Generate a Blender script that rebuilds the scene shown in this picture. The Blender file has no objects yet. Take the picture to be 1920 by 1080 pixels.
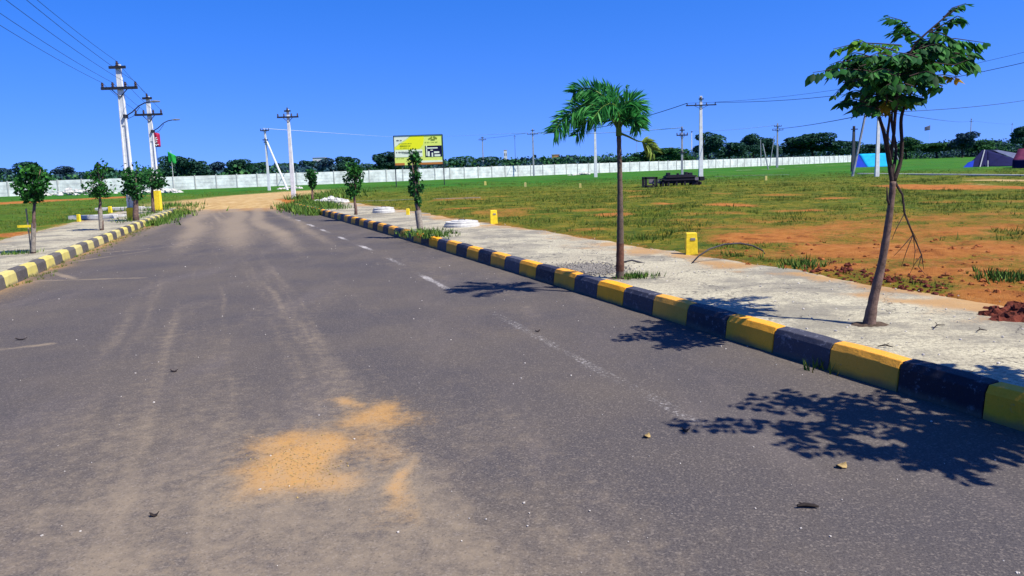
import bpy, math, random
import numpy as np
from mathutils import Vector, Matrix
random.seed(7); RS=np.random.RandomState(11)
scn=bpy.context.scene; COL=scn.collection
# ------------------------------------------------------------------ camera
F=1400.0; PIT=math.atan(183.7/1400); ROL=math.atan(.033); H=1.6
fw=np.array([0,math.cos(PIT),-math.sin(PIT)]); u0=np.array([0,math.sin(PIT),math.cos(PIT)]); r0=np.array([1.,0,0])
rt=math.cos(ROL)*r0-math.sin(ROL)*u0; up=math.sin(ROL)*r0+math.cos(ROL)*u0
cd=bpy.data.cameras.new('camera'); cam=bpy.data.objects.new('camera',cd); COL.objects.link(cam)
cd.sensor_width=36; cd.lens=F/1920*36; cd.shift_y=-42/1920; cd.clip_start=.05; cd.clip_end=9000
cam.matrix_world=Matrix(((rt[0],up[0],-fw[0],0),(rt[1],up[1],-fw[1],0),(rt[2],up[2],-fw[2],H),(0,0,0,1)))
scn.camera=cam
# ------------------------------------------------------------------ world, sun, exposure
SUN_EL=math.radians(53); SUN_AZ=math.radians(120)      # azimuth from +Y towards +X: light comes from the right
w=bpy.data.worlds.new('World'); scn.world=w; w.use_nodes=True
nt=w.node_tree; nt.nodes.clear()
sky=nt.nodes.new('ShaderNodeTexSky'); sky.sky_type='NISHITA'; sky.sun_disc=False
sky.sun_elevation=SUN_EL; sky.sun_rotation=SUN_AZ; sky.altitude=300; sky.air_density=1.0; sky.dust_density=0.3; sky.ozone_density=4.0
tcw=nt.nodes.new('ShaderNodeTexCoord'); mpw=nt.nodes.new('ShaderNodeMapping'); mpw.inputs['Scale'].default_value=(1,1,.8); mpw.inputs['Location'].default_value=(0,0,.16)
nt.links.new(tcw.outputs['Generated'],mpw.inputs[0]); nt.links.new(mpw.outputs[0],sky.inputs[0])
hs=nt.nodes.new('ShaderNodeHueSaturation'); hs.inputs['Saturation'].default_value=1.38; hs.inputs['Value'].default_value=1.0
tint=nt.nodes.new('ShaderNodeMix'); tint.data_type='RGBA'; tint.blend_type='MULTIPLY'; tint.inputs[0].default_value=1.0
tint.inputs[7].default_value=(1.12,.83,1.26,1)
bg=nt.nodes.new('ShaderNodeBackground'); bg.inputs['Strength'].default_value=.100
wo=nt.nodes.new('ShaderNodeOutputWorld')
nt.links.new(sky.outputs[0],hs.inputs['Color']); nt.links.new(hs.outputs[0],tint.inputs[6])
nt.links.new(tint.outputs[2],bg.inputs['Color']); nt.links.new(bg.outputs[0],wo.inputs['Surface'])
sl=bpy.data.lights.new('sun','SUN'); sl.energy=5.0; sl.angle=math.radians(.5); sl.color=(1,.93,.80)
so=bpy.data.objects.new('sun',sl); COL.objects.link(so)
sd=Vector((math.sin(SUN_AZ)*math.cos(SUN_EL),math.cos(SUN_AZ)*math.cos(SUN_EL),math.sin(SUN_EL)))
so.rotation_euler=sd.to_track_quat('Z','Y').to_euler()
scn.view_settings.view_transform='Standard'; scn.view_settings.look='None'; scn.view_settings.gamma=1
scn.view_settings.exposure=.8; scn.view_settings.use_curve_mapping=False
scn.cycles.max_bounces=6; scn.cycles.transparent_max_bounces=6
try: scn.cycles.use_denoising=True
except Exception: pass
# ------------------------------------------------------------------ measuring helpers
def G(x,y,z=.215):
    d=fw*F+rt*(x-960)+up*(498-y); t=(z-H)/d[2]; return float(d[0]*t),float(d[1]*t)
def at(px,py,Y):                      # the point seen at (px,py) that lies Y metres ahead
    d=fw*F+rt*(px-960)+up*(498-py); t=Y/d[1]; return Vector((d[0]*t,Y,H+d[2]*t))
def proj(x,y,z):
    v=np.array([x,y,z-H]); f=v@fw; return 960+F*(v@rt)/f, 498-F*(v@up)/f
def zat(x,y,py):                      # height whose image row is py
    a,b=0.,60.
    for _ in range(40):
        m=(a+b)/2
        if proj(x,y,m)[1]>py: a=m
        else: b=m
    return (a+b)/2
def sstep(a,b,x):
    t=np.clip((x-a)/(b-a),0,1); return t*t*(3-2*t)
_T=RS.rand(256,256)
def vnoise(x,y):
    xi=np.floor(x).astype(int); yi=np.floor(y).astype(int); fx=x-xi; fy=y-yi
    fx=fx*fx*(3-2*fx); fy=fy*fy*(3-2*fy); g=lambda i,j:_T[i%256,j%256]
    return (g(xi,yi)*(1-fx)+g(xi+1,yi)*fx)*(1-fy)+(g(xi,yi+1)*(1-fx)+g(xi+1,yi+1)*fx)*fy
def fbm(x,y,n=4):
    x=np.asarray(x,float); y=np.asarray(y,float); s=0; a=.5; t=0
    for k in range(n):
        s=s+a*vnoise(x*2**k+17.3*k,y*2**k+5.1*k); t+=a; a*=.55
    return s/t
# ------------------------------------------------------------------ materials
def rgb(h):
    c=[int(h[i:i+2],16)/255 for i in (0,2,4)]
    return tuple((v/12.92 if v<=.04045 else ((v+.055)/1.055)**2.4) for v in c)+(1,)
class NT:
    def __init__(s,name):
        s.m=bpy.data.materials.new(name); s.m.use_nodes=True; s.t=s.m.node_tree; s.t.nodes.clear()
        s.out=s.n('ShaderNodeOutputMaterial'); s.b=s.n('ShaderNodeBsdfPrincipled'); s.l(s.b.outputs[0],s.out.inputs[0])
        s.b.inputs['Specular IOR Level'].default_value=.18
    def n(s,k,**kw):
        o=s.t.nodes.new(k)
        for a,v in kw.items(): setattr(o,a,v)
        return o
    def l(s,a,b): s.t.links.new(a,b)
    def noise(s,scale,detail=4,rough=.6,vec=None,kind='Object',mapscale=None):
        tc=s.n('ShaderNodeTexCoord'); o=tc.outputs[kind]
        if mapscale:
            mp=s.n('ShaderNodeMapping'); mp.inputs['Scale'].default_value=mapscale; s.l(o,mp.inputs[0]); o=mp.outputs[0]
        q=s.n('ShaderNodeTexNoise'); q.inputs['Scale'].default_value=scale; q.inputs['Detail'].default_value=detail; q.inputs['Roughness'].default_value=rough
        s.l(o,q.inputs['Vector']); return q.outputs['Fac']
    def ramp(s,fac,stops):
        r=s.n('ShaderNodeValToRGB'); e=r.color_ramp.elements
        e[0].position=stops[0][0]; e[0].color=stops[0][1]; e[1].position=stops[-1][0]; e[1].color=stops[-1][1]
        for p,c in stops[1:-1]:
            x=e.new(p); x.color=c
        s.l(fac,r.inputs[0]); return r.outputs[0]
    def mix(s,f,a,b,mode='MIX'):
        m=s.n('ShaderNodeMix',data_type='RGBA',blend_type=mode)
        for i,v in ((0,f),(6,a),(7,b)):
            if isinstance(v,(float,int)): m.inputs[i].default_value=v
            elif isinstance(v,tuple): m.inputs[i].default_value=v
            else: s.l(v,m.inputs[i])
        return m.outputs[2]
    def math(s,op,a,b=0.,c=0.):
        m=s.n('ShaderNodeMath',operation=op)
        for i,v in enumerate((a,b,c)):
            if isinstance(v,(float,int)): m.inputs[i].default_value=v
            else: s.l(v,m.inputs[i])
        return m.outputs[0]
    def smooth(s,x,a,b):
        m=s.n('ShaderNodeMapRange',interpolation_type='SMOOTHSTEP'); s.l(x,m.inputs[0]); m.inputs[1].default_value=a; m.inputs[2].default_value=b; return m.outputs[0]
    def bump(s,h,strength=.3,dist=.01):
        b=s.n('ShaderNodeBump'); b.inputs['Strength'].default_value=strength; b.inputs['Distance'].default_value=dist
        s.l(h,b.inputs['Height']); s.l(b.outputs[0],s.b.inputs['Normal'])
    def col(s,c):
        if isinstance(c,tuple): s.b.inputs['Base Color'].default_value=c
        else: s.l(c,s.b.inputs['Base Color'])
    def attr(s,name):
        a=s.n('ShaderNodeAttribute',attribute_name=name); sp=s.n('ShaderNodeSeparateColor'); s.l(a.outputs['Color'],sp.inputs[0]); return sp.outputs
_M={}
def plain(name,c,rough=.7,var=.25,scale=8,metal=0.,bump=.0,c2=None):
    if name in _M: return _M[name]
    s=NT(name); s.b.inputs['Roughness'].default_value=rough; s.b.inputs['Metallic'].default_value=metal
    d=tuple(v*(1-var) for v in c[:3])+(1,) if c2 is None else c2
    u=tuple(min(1,v*(1+var*.5)) for v in c[:3])+(1,)
    f=s.noise(scale,6,.7)
    s.col(s.ramp(f,[(.3,d),(.62,u)]))
    if bump: s.bump(s.noise(scale*6,5,.7),.5,bump)
    _M[name]=s.m; return s.m
def leafmat(name,dark,mid,light,trans=.25,rough=.45):
    s=NT(name); g=s.n('ShaderNodeNewGeometry'); s.b.inputs['Roughness'].default_value=rough; s.b.inputs['Specular IOR Level'].default_value=.12
    n=s.noise(1.3,2,.5); m=s.math('ADD',s.math('MULTIPLY',g.outputs['Random Per Island'],.7),s.math('MULTIPLY',n,.3))
    c=s.ramp(m,[(.1,dark),(.5,mid),(.9,light)]); s.col(c)
    t=s.n('ShaderNodeBsdfTranslucent'); s.l(c,t.inputs[0]); x=s.n('ShaderNodeMixShader'); x.inputs[0].default_value=trans
    s.l(s.b.outputs[0],x.inputs[1]); s.l(t.outputs[0],x.inputs[2]); s.l(x.outputs[0],s.out.inputs[0]); return s.m
def L(r,g,b): return (r*.74,g*.74,b*.74,1)
M={}
# asphalt
s=NT('asphalt'); a=s.attr('wear')
fine=s.noise(45,3,.75); sp=s.noise(95,3,.85); big=s.noise(.55,5,.6); stre=s.noise(1.0,5,.65,mapscale=(1.6,.35,1))
base=s.mix(s.smooth(big,.3,.7),L(.068,.064,.070),L(.112,.096,.082))
base=s.mix(s.math('MULTIPLY',s.smooth(stre,.48,.78),.45),base,L(.17,.145,.135))
base=s.mix(s.math('MULTIPLY',s.smooth(sp,.42,.70),.42),base,L(.22,.19,.165))
base=s.mix(s.math('MULTIPLY',s.smooth(sp,.5,.34),.38),base,L(.034,.026,.034))
dm=s.smooth(s.math('ADD',a[0],s.math('MULTIPLY',s.math('SUBTRACT',s.noise(18,10,.85),.5),1.9)),.12,1.0)
base=s.mix(s.math('MULTIPLY',dm,.78),base,s.mix(a[0],L(.30,.22,.12),L(.62,.33,.085)))
lm=s.smooth(s.math('ADD',a[2],s.math('MULTIPLY',s.math('SUBTRACT',s.noise(9,6,.75),.5),.9)),.3,.9)
base=s.mix(s.math('MULTIPLY',lm,.66),base,L(.34,.27,.185))
pm=s.smooth(s.math('ADD',a[1],s.math('MULTIPLY',s.math('SUBTRACT',s.noise(26,6,.85),.5),2.6)),.62,1.05)
base=s.mix(s.math('MULTIPLY',pm,.85),base,L(.50,.48,.46))
vo=s.n('ShaderNodeTexVoronoi'); vo.inputs['Scale'].default_value=105; tc_=s.n('ShaderNodeTexCoord'); s.l(tc_.outputs['Object'],vo.inputs['Vector'])
vr=s.n('ShaderNodeSeparateColor'); s.l(vo.outputs['Color'],vr.inputs[0])
base=s.mix(s.math('MULTIPLY',s.smooth(vr.outputs[0],.80,.97),.30),base,L(.34,.29,.24)); base=s.mix(s.math('MULTIPLY',s.smooth(vr.outputs[1],.86,.98),.30),base,L(.04,.036,.038))
s.col(base); s.b.inputs['Roughness'].default_value=.9; s.b.inputs['Specular IOR Level'].default_value=.12; s.bump(s.math('ADD',sp,s.math('MULTIPLY',fine,.5)),.38,.005); M['asphalt']=s.m
# concrete pavement
s=NT('pavement_concrete'); a=s.attr('wear')
n1=s.noise(1.1,5,.65); n2=s.noise(30,5,.75); n3=s.noise(9,4,.7,mapscale=(.12,1.6,1)); n4=s.noise(120,2,.7)
c=s.ramp(n1,[(.3,L(.44,.40,.29)),(.7,L(.72,.67,.47))])
c=s.mix(s.math('MULTIPLY',s.smooth(n2,.58,.36),.75),c,L(.20,.18,.13))
st_=s.noise(.8,5,.7); c=s.mix(s.math('MULTIPLY',s.smooth(st_,.46,.60),.8),c,L(.23,.215,.17))
vo=s.n('ShaderNodeTexVoronoi',feature='DISTANCE_TO_EDGE'); vo.inputs['Scale'].default_value=.75; wv=s.n('ShaderNodeTexCoord'); wn=s.n('ShaderNodeTexNoise'); wn.inputs['Scale'].default_value=2.5; wn.inputs['Detail'].default_value=6; s.l(wv.outputs['Object'],wn.inputs['Vector']); wa=s.n('ShaderNodeVectorMath',operation='ADD'); s.l(wv.outputs['Object'],wa.inputs[0]); s.l(wn.outputs['Color'],wa.inputs[1]); s.l(wa.outputs[0],vo.inputs['Vector'])
c=s.mix(s.math('MULTIPLY',s.smooth(vo.outputs['Distance'],.011,.003),.75),c,L(.06,.055,.05))
c=s.mix(s.math('MULTIPLY',s.smooth(n3,.55,.40),.28),c,L(.24,.215,.16))
c=s.mix(s.math('MULTIPLY',s.smooth(n4,.55,.35),.35),c,L(.14,.13,.12))
d=s.smooth(s.math('ADD',a[0],s.math('MULTIPLY',s.math('SUBTRACT',n2,.5),1.5)),.3,.95)
c=s.mix(s.math('MULTIPLY',d,.85),c,s.mix(n1,L(.34,.17,.055),L(.56,.34,.12)))
g2=s.smooth(s.math('ADD',a[1],s.math('MULTIPLY',s.math('SUBTRACT',n2,.5),1.2)),.45,.7)
c=s.mix(s.math('MULTIPLY',g2,.85),c,L(.10,.095,.09))
s.col(c); s.b.inputs['Roughness'].default_value=.9; s.bump(s.math('ADD',n2,n3),.45,.010); M['pave']=s.m
# field ground
s=NT('field_ground'); a=s.attr('wear')
n1=s.noise(2.2,6,.7); n2=s.noise(16,5,.75); n0=s.noise(.22,5,.6)
ol=s.ramp(n1,[(.28,L(.026,.065,.006)),(.48,L(.12,.145,.010)),(.68,L(.32,.235,.025))])
gr=s.ramp(n0,[(.3,L(.018,.11,.010)),(.6,L(.045,.19,.014)),(.78,L(.11,.23,.02))])
c=s.mix(a[1],ol,gr)
so_=s.ramp(s.noise(3.5,6,.75),[(.28,L(.16,.045,.012)),(.5,L(.47,.175,.036)),(.75,L(.60,.28,.08))])
m1=s.smooth(s.math('ADD',a[0],s.math('MULTIPLY',s.math('SUBTRACT',n2,.5),1.1)),.32,.72)
c=s.mix(m1,c,so_)
tn=s.ramp(n1,[(.25,L(.34,.20,.075)),(.5,L(.56,.38,.16)),(.75,L(.70,.54,.29))])
m2=s.smooth(s.math('ADD',a[2],s.math('MULTIPLY',s.math('SUBTRACT',n2,.5),.8)),.35,.7)
c=s.mix(m2,c,tn)
s.col(c); s.b.inputs['Roughness'].default_value=.95; s.b.inputs['Specular IOR Level'].default_value=.1; s.bump(s.math('ADD',n2,s.noise(60,4,.8)),.8,.04); M['field']=s.m
# grass blades
s=NT('grass_blade'); g=s.n('ShaderNodeNewGeometry'); n0=s.noise(.5,4,.6)
m=s.math('ADD',s.math('MULTIPLY',g.outputs['Random Per Island'],.5),s.math('MULTIPLY',n0,.55))
s.col(s.ramp(m,[(.15,L(.025,.08,.010)),(.42,L(.07,.14,.014)),(.65,L(.15,.18,.025)),(.88,L(.30,.24,.06))])); s.b.inputs['Roughness'].default_value=.8; M['blade']=s.m
s=NT('lush_blade'); g=s.n('ShaderNodeNewGeometry')
s.col(s.ramp(g.outputs['Random Per Island'],[(.1,L(.03,.09,.012)),(.5,L(.07,.17,.02)),(.95,L(.19,.28,.045))])); s.b.inputs['Roughness'].default_value=.7; M['lush']=s.m
# painted kerbs
def kerbmat(name,c,worn,under,thr):
    s=NT(name); n=s.noise(16,7,.8); n2=s.noise(3,4,.6); n3=s.noise(60,4,.8); oi=s.n('ShaderNodeObjectInfo')
    x=s.ramp(n2,[(.3,c),(.7,tuple(v*1.25 for v in c[:3])+(1,))])
    x=s.mix(s.math('MULTIPLY',s.smooth(n,thr,thr+.08),worn),x,under)
    x=s.mix(s.math('MULTIPLY',s.smooth(n3,.42,.3),.5),x,tuple(v*.45 for v in c[:3])+(1,))
    g=s.n('ShaderNodeNewGeometry'); sp=s.n('ShaderNodeSeparateXYZ'); s.l(g.outputs['Position'],sp.inputs[0])
    x=s.mix(s.math('MULTIPLY',oi.outputs['Random'],.30),x,under)
    lowm=s.math('ADD',sp.outputs[2],s.math('MULTIPLY',s.math('SUBTRACT',n2,.5),.12)); x=s.mix(s.math('MULTIPLY',s.smooth(lowm,.06,.0),.7),x,L(.16,.13,.10))
    s.col(x); s.b.inputs['Roughness'].default_value=.6; s.bump(n,.8,.012); return s.m
M['ky']=kerbmat('yellow_kerb_paint',L(.98,.42,.012),.6,L(.40,.30,.16),.60)
M['kb']=kerbmat('black_kerb_paint',L(.007,.007,.018),.55,L(.28,.28,.32),.55)
M['kyf']=kerbmat('faded_yellow_paint',L(.62,.53,.13),.7,L(.50,.47,.38),.55)
M['kbf']=kerbmat('faded_black_paint',L(.075,.065,.06),.7,L(.30,.28,.22),.55)
M['white']=plain('whitewash',(.72,.74,.72,1),.7,.2,3)
M['wallw']=plain('wall_whitewash',(.50,.55,.53,1),.85,.38,.9,bump=.02)
M['polew']=plain('pole_concrete',(.60,.62,.62,1),.75,.22,4)
M['poleg']=plain('grey_pole_concrete',L(.34,.37,.40),.75,.25,4)
M['poled']=plain('dark_pole',L(.07,.08,.10),.7,.3,4)
M['steel']=plain('dark_steel',L(.03,.035,.05),.55,.3,10)
M['galv']=plain('grey_steel',L(.28,.31,.35),.5,.2,10,metal=.4)
M['porc']=plain('brown_porcelain',L(.07,.045,.05),.3,.2,10)
M['yel']=plain('yellow_paint',(.78,.58,.03,1),.6,.25,14)
M['red']=plain('red_cloth',L(.42,.015,.07),.8,.3,3)
M['green']=plain('green_cloth',L(.02,.35,.06),.8,.3,3)
M['postg']=plain('wall_post_concrete',L(.44,.47,.45),.85,.3,2)
M['conc']=plain('bare_concrete',L(.60,.60,.56),.85,.3,7,bump=.01)
M['concd']=plain('weathered_concrete',L(.34,.33,.28),.85,.35,7,bump=.01)
M['bark']=plain('grey_brown_bark',L(.19,.125,.10),.85,.55,14,bump=.02)
M['barkd']=plain('dark_bark',L(.055,.038,.035),.85,.5,14,bump=.02)
M['palmb']=plain('palm_bark',L(.15,.11,.085),.85,.5,16,bump=.02)
M['wpaint']=plain('lime_washed_bark',L(.34,.30,.24),.85,.5,22,bump=.015)
M['wiredark']=plain('dark_wire',L(.035,.05,.09),.6,.1,3)
M['wirepale']=plain('pale_wire',L(.60,.68,.80),.5,.1,3)
M['pipe']=plain('grey_plastic_pipe',L(.045,.045,.055),.5,.3,8)
M['soil']=plain('dark_red_soil',L(.15,.035,.020),.95,.6,9,bump=.03)
M['soil2']=plain('orange_soil_lump',L(.36,.12,.035),.95,.6,9,bump=.03)
M['stone']=plain('grey_stone',L(.30,.28,.25),.9,.5,30)
M['pebble']=plain('pale_pebble',L(.62,.58,.52),.8,.3,30)
M['tarpb']=plain('cyan_tarpaulin',L(.01,.48,.95),.7,.2,2)
M['tarpd']=plain('blue_tarpaulin',L(.008,.05,.50),.7,.2,2)
M['tarpk']=plain('dark_tarpaulin',L(.006,.008,.06),.95,.3,2)
M['tarpg']=plain('grey_tarpaulin',L(.10,.12,.20),.8,.3,2)
M['tarpm']=plain('maroon_tarpaulin',L(.13,.02,.06),.7,.3,2)
M['heap']=plain('dark_weathered_metal',L(.018,.016,.030),.7,.5,6)
M['heapl']=plain('pale_grey_metal',L(.22,.20,.26),.7,.3,6)
M['dryleaf']=plain('dry_leaf',L(.42,.30,.12),.7,.4,20)
M['darkleaf']=plain('dark_leaf',L(.03,.022,.018),.7,.4,20)
M['by']=plain('billboard_yellow',(.80,.80,.02,1),.5,.08,.4)
M['bw']=plain('billboard_white',(.72,.78,.62,1),.5,.1,.6)
M['bly']=plain('billboard_lime',(.66,.76,.16,1),.5,.08,.6)
M['bo']=plain('billboard_orange',L(.62,.22,.05),.5,.2,.6)
M['bdk']=plain('billboard_ink',L(.03,.05,.07),.5,.3,1.2)
M['bgr']=plain('billboard_ink_green',L(.30,.36,.03),.5,.2,1.2)
M['bldg']=plain('far_building_white',L(.75,.76,.78),.8,.1,.3)
M['bldo']=plain('far_building_orange',L(.55,.25,.12),.8,.1,.3)
M['win']=plain('dark_window',L(.04,.05,.07),.3,.1,1)
M['leafT']=leafmat('sapling_leaf',L(.010,.055,.014),L(.028,.14,.026),L(.075,.29,.04),.28,.65)
M['leafK']=leafmat('dark_crown_leaf',L(.008,.045,.018),L(.026,.125,.032),L(.07,.28,.05),.32,.6)
M['leafL']=leafmat('fresh_leaf',L(.03,.12,.012),L(.08,.24,.02),L(.20,.42,.03),.35)
M['leafY']=leafmat('yellowing_leaf',L(.10,.14,.012),L(.30,.27,.02),L(.48,.30,.03),.3)
M['leafP']=leafmat('palm_leaflet',L(.015,.12,.030),L(.05,.30,.065),L(.13,.50,.11),.4)
M['leafPY']=leafmat('pale_palm_leaflet',L(.12,.22,.03),L(.24,.36,.06),L(.38,.46,.10),.3)
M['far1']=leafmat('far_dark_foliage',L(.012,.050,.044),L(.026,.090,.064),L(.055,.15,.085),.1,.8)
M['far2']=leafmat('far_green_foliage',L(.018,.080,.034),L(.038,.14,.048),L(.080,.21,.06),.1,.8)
M['far3']=leafmat('far_haze_tinted_foliage',L(.020,.055,.085),L(.035,.085,.12),L(.06,.13,.15),.1,.8)  # blue of distance haze put into the leaf colour
# ------------------------------------------------------------------ building helpers
class MB:
    def __init__(s): s.v=[]; s.f=[]; s.mi=[]
    def add(s,vs,fs,mi=0):
        o=len(s.v); s.v+= [tuple(v) for v in vs]; s.f+=[tuple(i+o for i in f) for f in fs]; s.mi+=[mi]*len(fs); return s
    def box(s,c,d,rz=0.,mi=0,tilt=None,bev=0.):
        x,y,z=d[0]/2,d[1]/2,d[2]/2
        vs=[Vector((a*x,b*y,e*z)) for e in(-1,1) for b in(-1,1) for a in(-1,1)]
        m=Matrix.Rotation(rz,4,'Z')
        if tilt: m=m@tilt
        return s.add([m@v+Vector(c) for v in vs],[(0,2,3,1),(4,5,7,6),(0,1,5,4),(2,6,7,3),(0,4,6,2),(1,3,7,5)],mi)
    def tube(s,pts,rad,n=8,mi=0,caps=True):
        pts=[Vector(p) for p in pts]; k=len(pts)
        if isinstance(rad,(int,float)): rad=[rad]*k
        vs=[]; 
        t0=(pts[1]-pts[0]).normalized(); ref=Vector((1,0,0)) if abs(t0.x)<.8 else Vector((0,1,0)); nx=(ref-t0*ref.dot(t0)).normalized()
        for i,p in enumerate(pts):
            t=(pts[min(i+1,k-1)]-pts[max(i-1,0)]).normalized(); nx=(nx-t*nx.dot(t)).normalized(); ny=t.cross(nx)
            for j in range(n):
                a=2*math.pi*j/n; vs.append(p+(nx*math.cos(a)+ny*math.sin(a))*rad[i])
        fs=[(i*n+j,i*n+(j+1)%n,(i+1)*n+(j+1)%n,(i+1)*n+j) for i in range(k-1) for j in range(n)]
        if caps: fs+=[tuple(range(n))[::-1],tuple((k-1)*n+j for j in range(n))]
        return s.add(vs,fs,mi)
    def prism(s,prof,p0,p1,n0,n1=None,mi=0):    # profile (a,b) swept p0->p1, a along n, b along Z
        n1=n1 or n0; k=len(prof)
        vs=[Vector(p0)+Vector(n0)*a+Vector((0,0,b)) for a,b in prof]+[Vector(p1)+Vector(n1)*a+Vector((0,0,b)) for a,b in prof]
        fs=[(i,(i+1)%k,(i+1)%k+k,i+k) for i in range(k)]+[tuple(range(k))[::-1],tuple(range(k,2*k))]
        return s.add(vs,fs,mi)
    def lathe(s,prof,c,n=20,mi=0):
        k=len(prof); vs=[(c[0]+r*math.cos(2*math.pi*j/n),c[1]+r*math.sin(2*math.pi*j/n),c[2]+z) for r,z in prof for j in range(n)]
        fs=[(i*n+j,i*n+(j+1)%n,(i+1)*n+(j+1)%n,(i+1)*n+j) for i in range(k-1) for j in range(n)]+[tuple((k-1)*n+j for j in range(n))]
        return s.add(vs,fs,mi)
    def build(s,name,mats,parent=None,smooth=False,bevel=0.,origin=None):
        me=bpy.data.meshes.new(name); me.from_pydata(s.v,[],s.f)
        mats=mats if isinstance(mats,(list,tuple)) else [mats]
        for m in mats: me.materials.append(m)
        if len(mats)>1: me.polygons.foreach_set('material_index',s.mi)
        if smooth: me.polygons.foreach_set('use_smooth',[True]*len(me.polygons))
        me.update(); o=bpy.data.objects.new(name,me); COL.objects.link(o)
        if parent is not None: o.parent=parent
        if bevel:
            b=o.modifiers.new('bevel','BEVEL'); b.width=bevel; b.segments=2
        return o
def fastmesh(name,V,Fa,mats,parent=None,mi=None,smooth=False):
    V=np.asarray(V,np.float32); Fa=np.asarray(Fa,np.int32); k=Fa.shape[1]
    me=bpy.data.meshes.new(name); me.vertices.add(len(V)); me.vertices.foreach_set('co',V.ravel())
    me.loops.add(Fa.size); me.loops.foreach_set('vertex_index',Fa.ravel()); me.polygons.add(len(Fa))
    me.polygons.foreach_set('loop_start',np.arange(0,Fa.size,k,dtype=np.int32)); me.polygons.foreach_set('loop_total',np.full(len(Fa),k,np.int32))
    for m in (mats if isinstance(mats,(list,tuple)) else [mats]): me.materials.append(m)
    if mi is not None: me.polygons.foreach_set('material_index',np.asarray(mi,np.int32))
    if smooth: me.polygons.foreach_set('use_smooth',np.ones(len(Fa),bool))
    me.update(calc_edges=True); o=bpy.data.objects.new(name,me); COL.objects.link(o)
    if parent is not None: o.parent=parent
    return o
def setattrib(o,A):
    at_=o.data.attributes.new('wear','FLOAT_COLOR','POINT'); B=np.ones((len(A),4),np.float32); B[:,:3]=A; at_.data.foreach_set('color',B.ravel())
def tag(o,label=None,cat=None,group=None,kind=None):
    if label: o['label']=label
    if cat: o['category']=cat
    if group: o['group']=group
    if kind: o['kind']=kind
    return o
def empty(name,loc,label,cat,group=None,rz=0.):
    o=bpy.data.objects.new(name,None); COL.objects.link(o); o.location=loc; o.rotation_euler=(0,0,rz); o.empty_display_size=.2
    return tag(o,label,cat,group)
def leaves(C,size,droop=.3,aspect=.5,shape='quad',seed=0,dirs=None):
    """leaf faces at centres C: returns V,F; each leaf is a folded pair of triangles (diamond)"""
    r=np.random.RandomState(seed); n=len(C); C=np.asarray(C)
    d=r.normal(size=(n,3)) if dirs is None else np.asarray(dirs)+r.normal(size=(n,3))*.35
    d[:,2]-=droop; d/=np.linalg.norm(d,axis=1)[:,None]
    q=r.normal(size=(n,3)); q-=d*(q*d).sum(1)[:,None]; q/=np.linalg.norm(q,axis=1)[:,None]
    nn=np.cross(d,q); sz=size*(.65+.7*r.rand(n))[:,None]
    a=C-d*sz*.5; b=C+d*sz*.5; m1=C+q*sz*aspect*.5+nn*sz*.06-d*sz*.05; m2=C-q*sz*aspect*.5+nn*sz*.06-d*sz*.05
    V=np.stack([a,m1,b,m2],1).reshape(-1,3); i=np.arange(n)*4
    return V,np.stack([i,i+1,i+2,i+3],1)
def inball(n,seed,c=(0,0,0),r=(1,1,1),shell=.0):
    q=np.random.RandomState(seed); d=q.normal(size=(n,3)); d/=np.linalg.norm(d,axis=1)[:,None]
    rad=(shell+(1-shell)*q.rand(n))**(1/2.2); return np.array(c)+d*rad[:,None]*np.array(r)
# ------------------------------------------------------------------ plan of the place (metres, camera over the origin)
_r=np.array([(2.87,4.07),(2.58,4.87),(2.13,5.95),(1.90,6.51),(1.40,7.6),(.82,9.14),(.29,10.29),(-2.75,18.35),(-4.75,23.23),(-8.58,31.81)])
_r=np.vstack([_r]+[np.array([(2.83,4.33),(2.62,5.01),(2.40,5.57),(2.15,6.12),(1.92,6.69),(1.69,7.27),(1.45,7.88),(1.22,8.36),(.99,8.97)])]*2); _pr=np.polyfit(_r[:,1],_r[:,0],2)
def XR(y):
    y=np.asarray(y,float); yc=np.clip(y,4.,32.); s=2*_pr[0]*yc+_pr[1]; return np.polyval(_pr,yc)+s*(y-yc)
_l=np.array([(-7.83,11.3),(-8.35,12.87),(-9.20,15.69),(-10.35,18.86),(-12.17,24.39),(-14.84,32.9)]); _pl=np.polyfit(_l[:,1],_l[:,0],2)
def XL(y):
    y=np.asarray(y,float); yc=np.clip(y,11.3,32.); s=2*_pl[0]*yc+_pl[1]; return np.polyval(_pl,yc)+s*(y-yc)
ROAD_END=36.5; PZ=.215
blobs=[]
def blob(chan,cx,cy,rx,ry,amp=1.,z=PZ):
    x,y=G(cx,cy,z); x1,_=G(cx+rx,cy,z); _,ya=G(cx,cy-ry,z); _,yb=G(cx,cy+ry,z)
    blobs.append((chan,x,y,abs(x1-x),abs(ya-y),abs(y-yb),amp))
def blobsum(bl,chan,x,y):
    s=np.zeros_like(x)
    for c,bx,by,rx,ra,rb,a in bl:
        if c!=chan: continue
        ry=np.where(y>by,ra,rb); q=((x-bx)/rx)**2+((y-by)/ry)**2; s=np.maximum(s,a*np.exp(-q*1.1))
    return s
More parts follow.
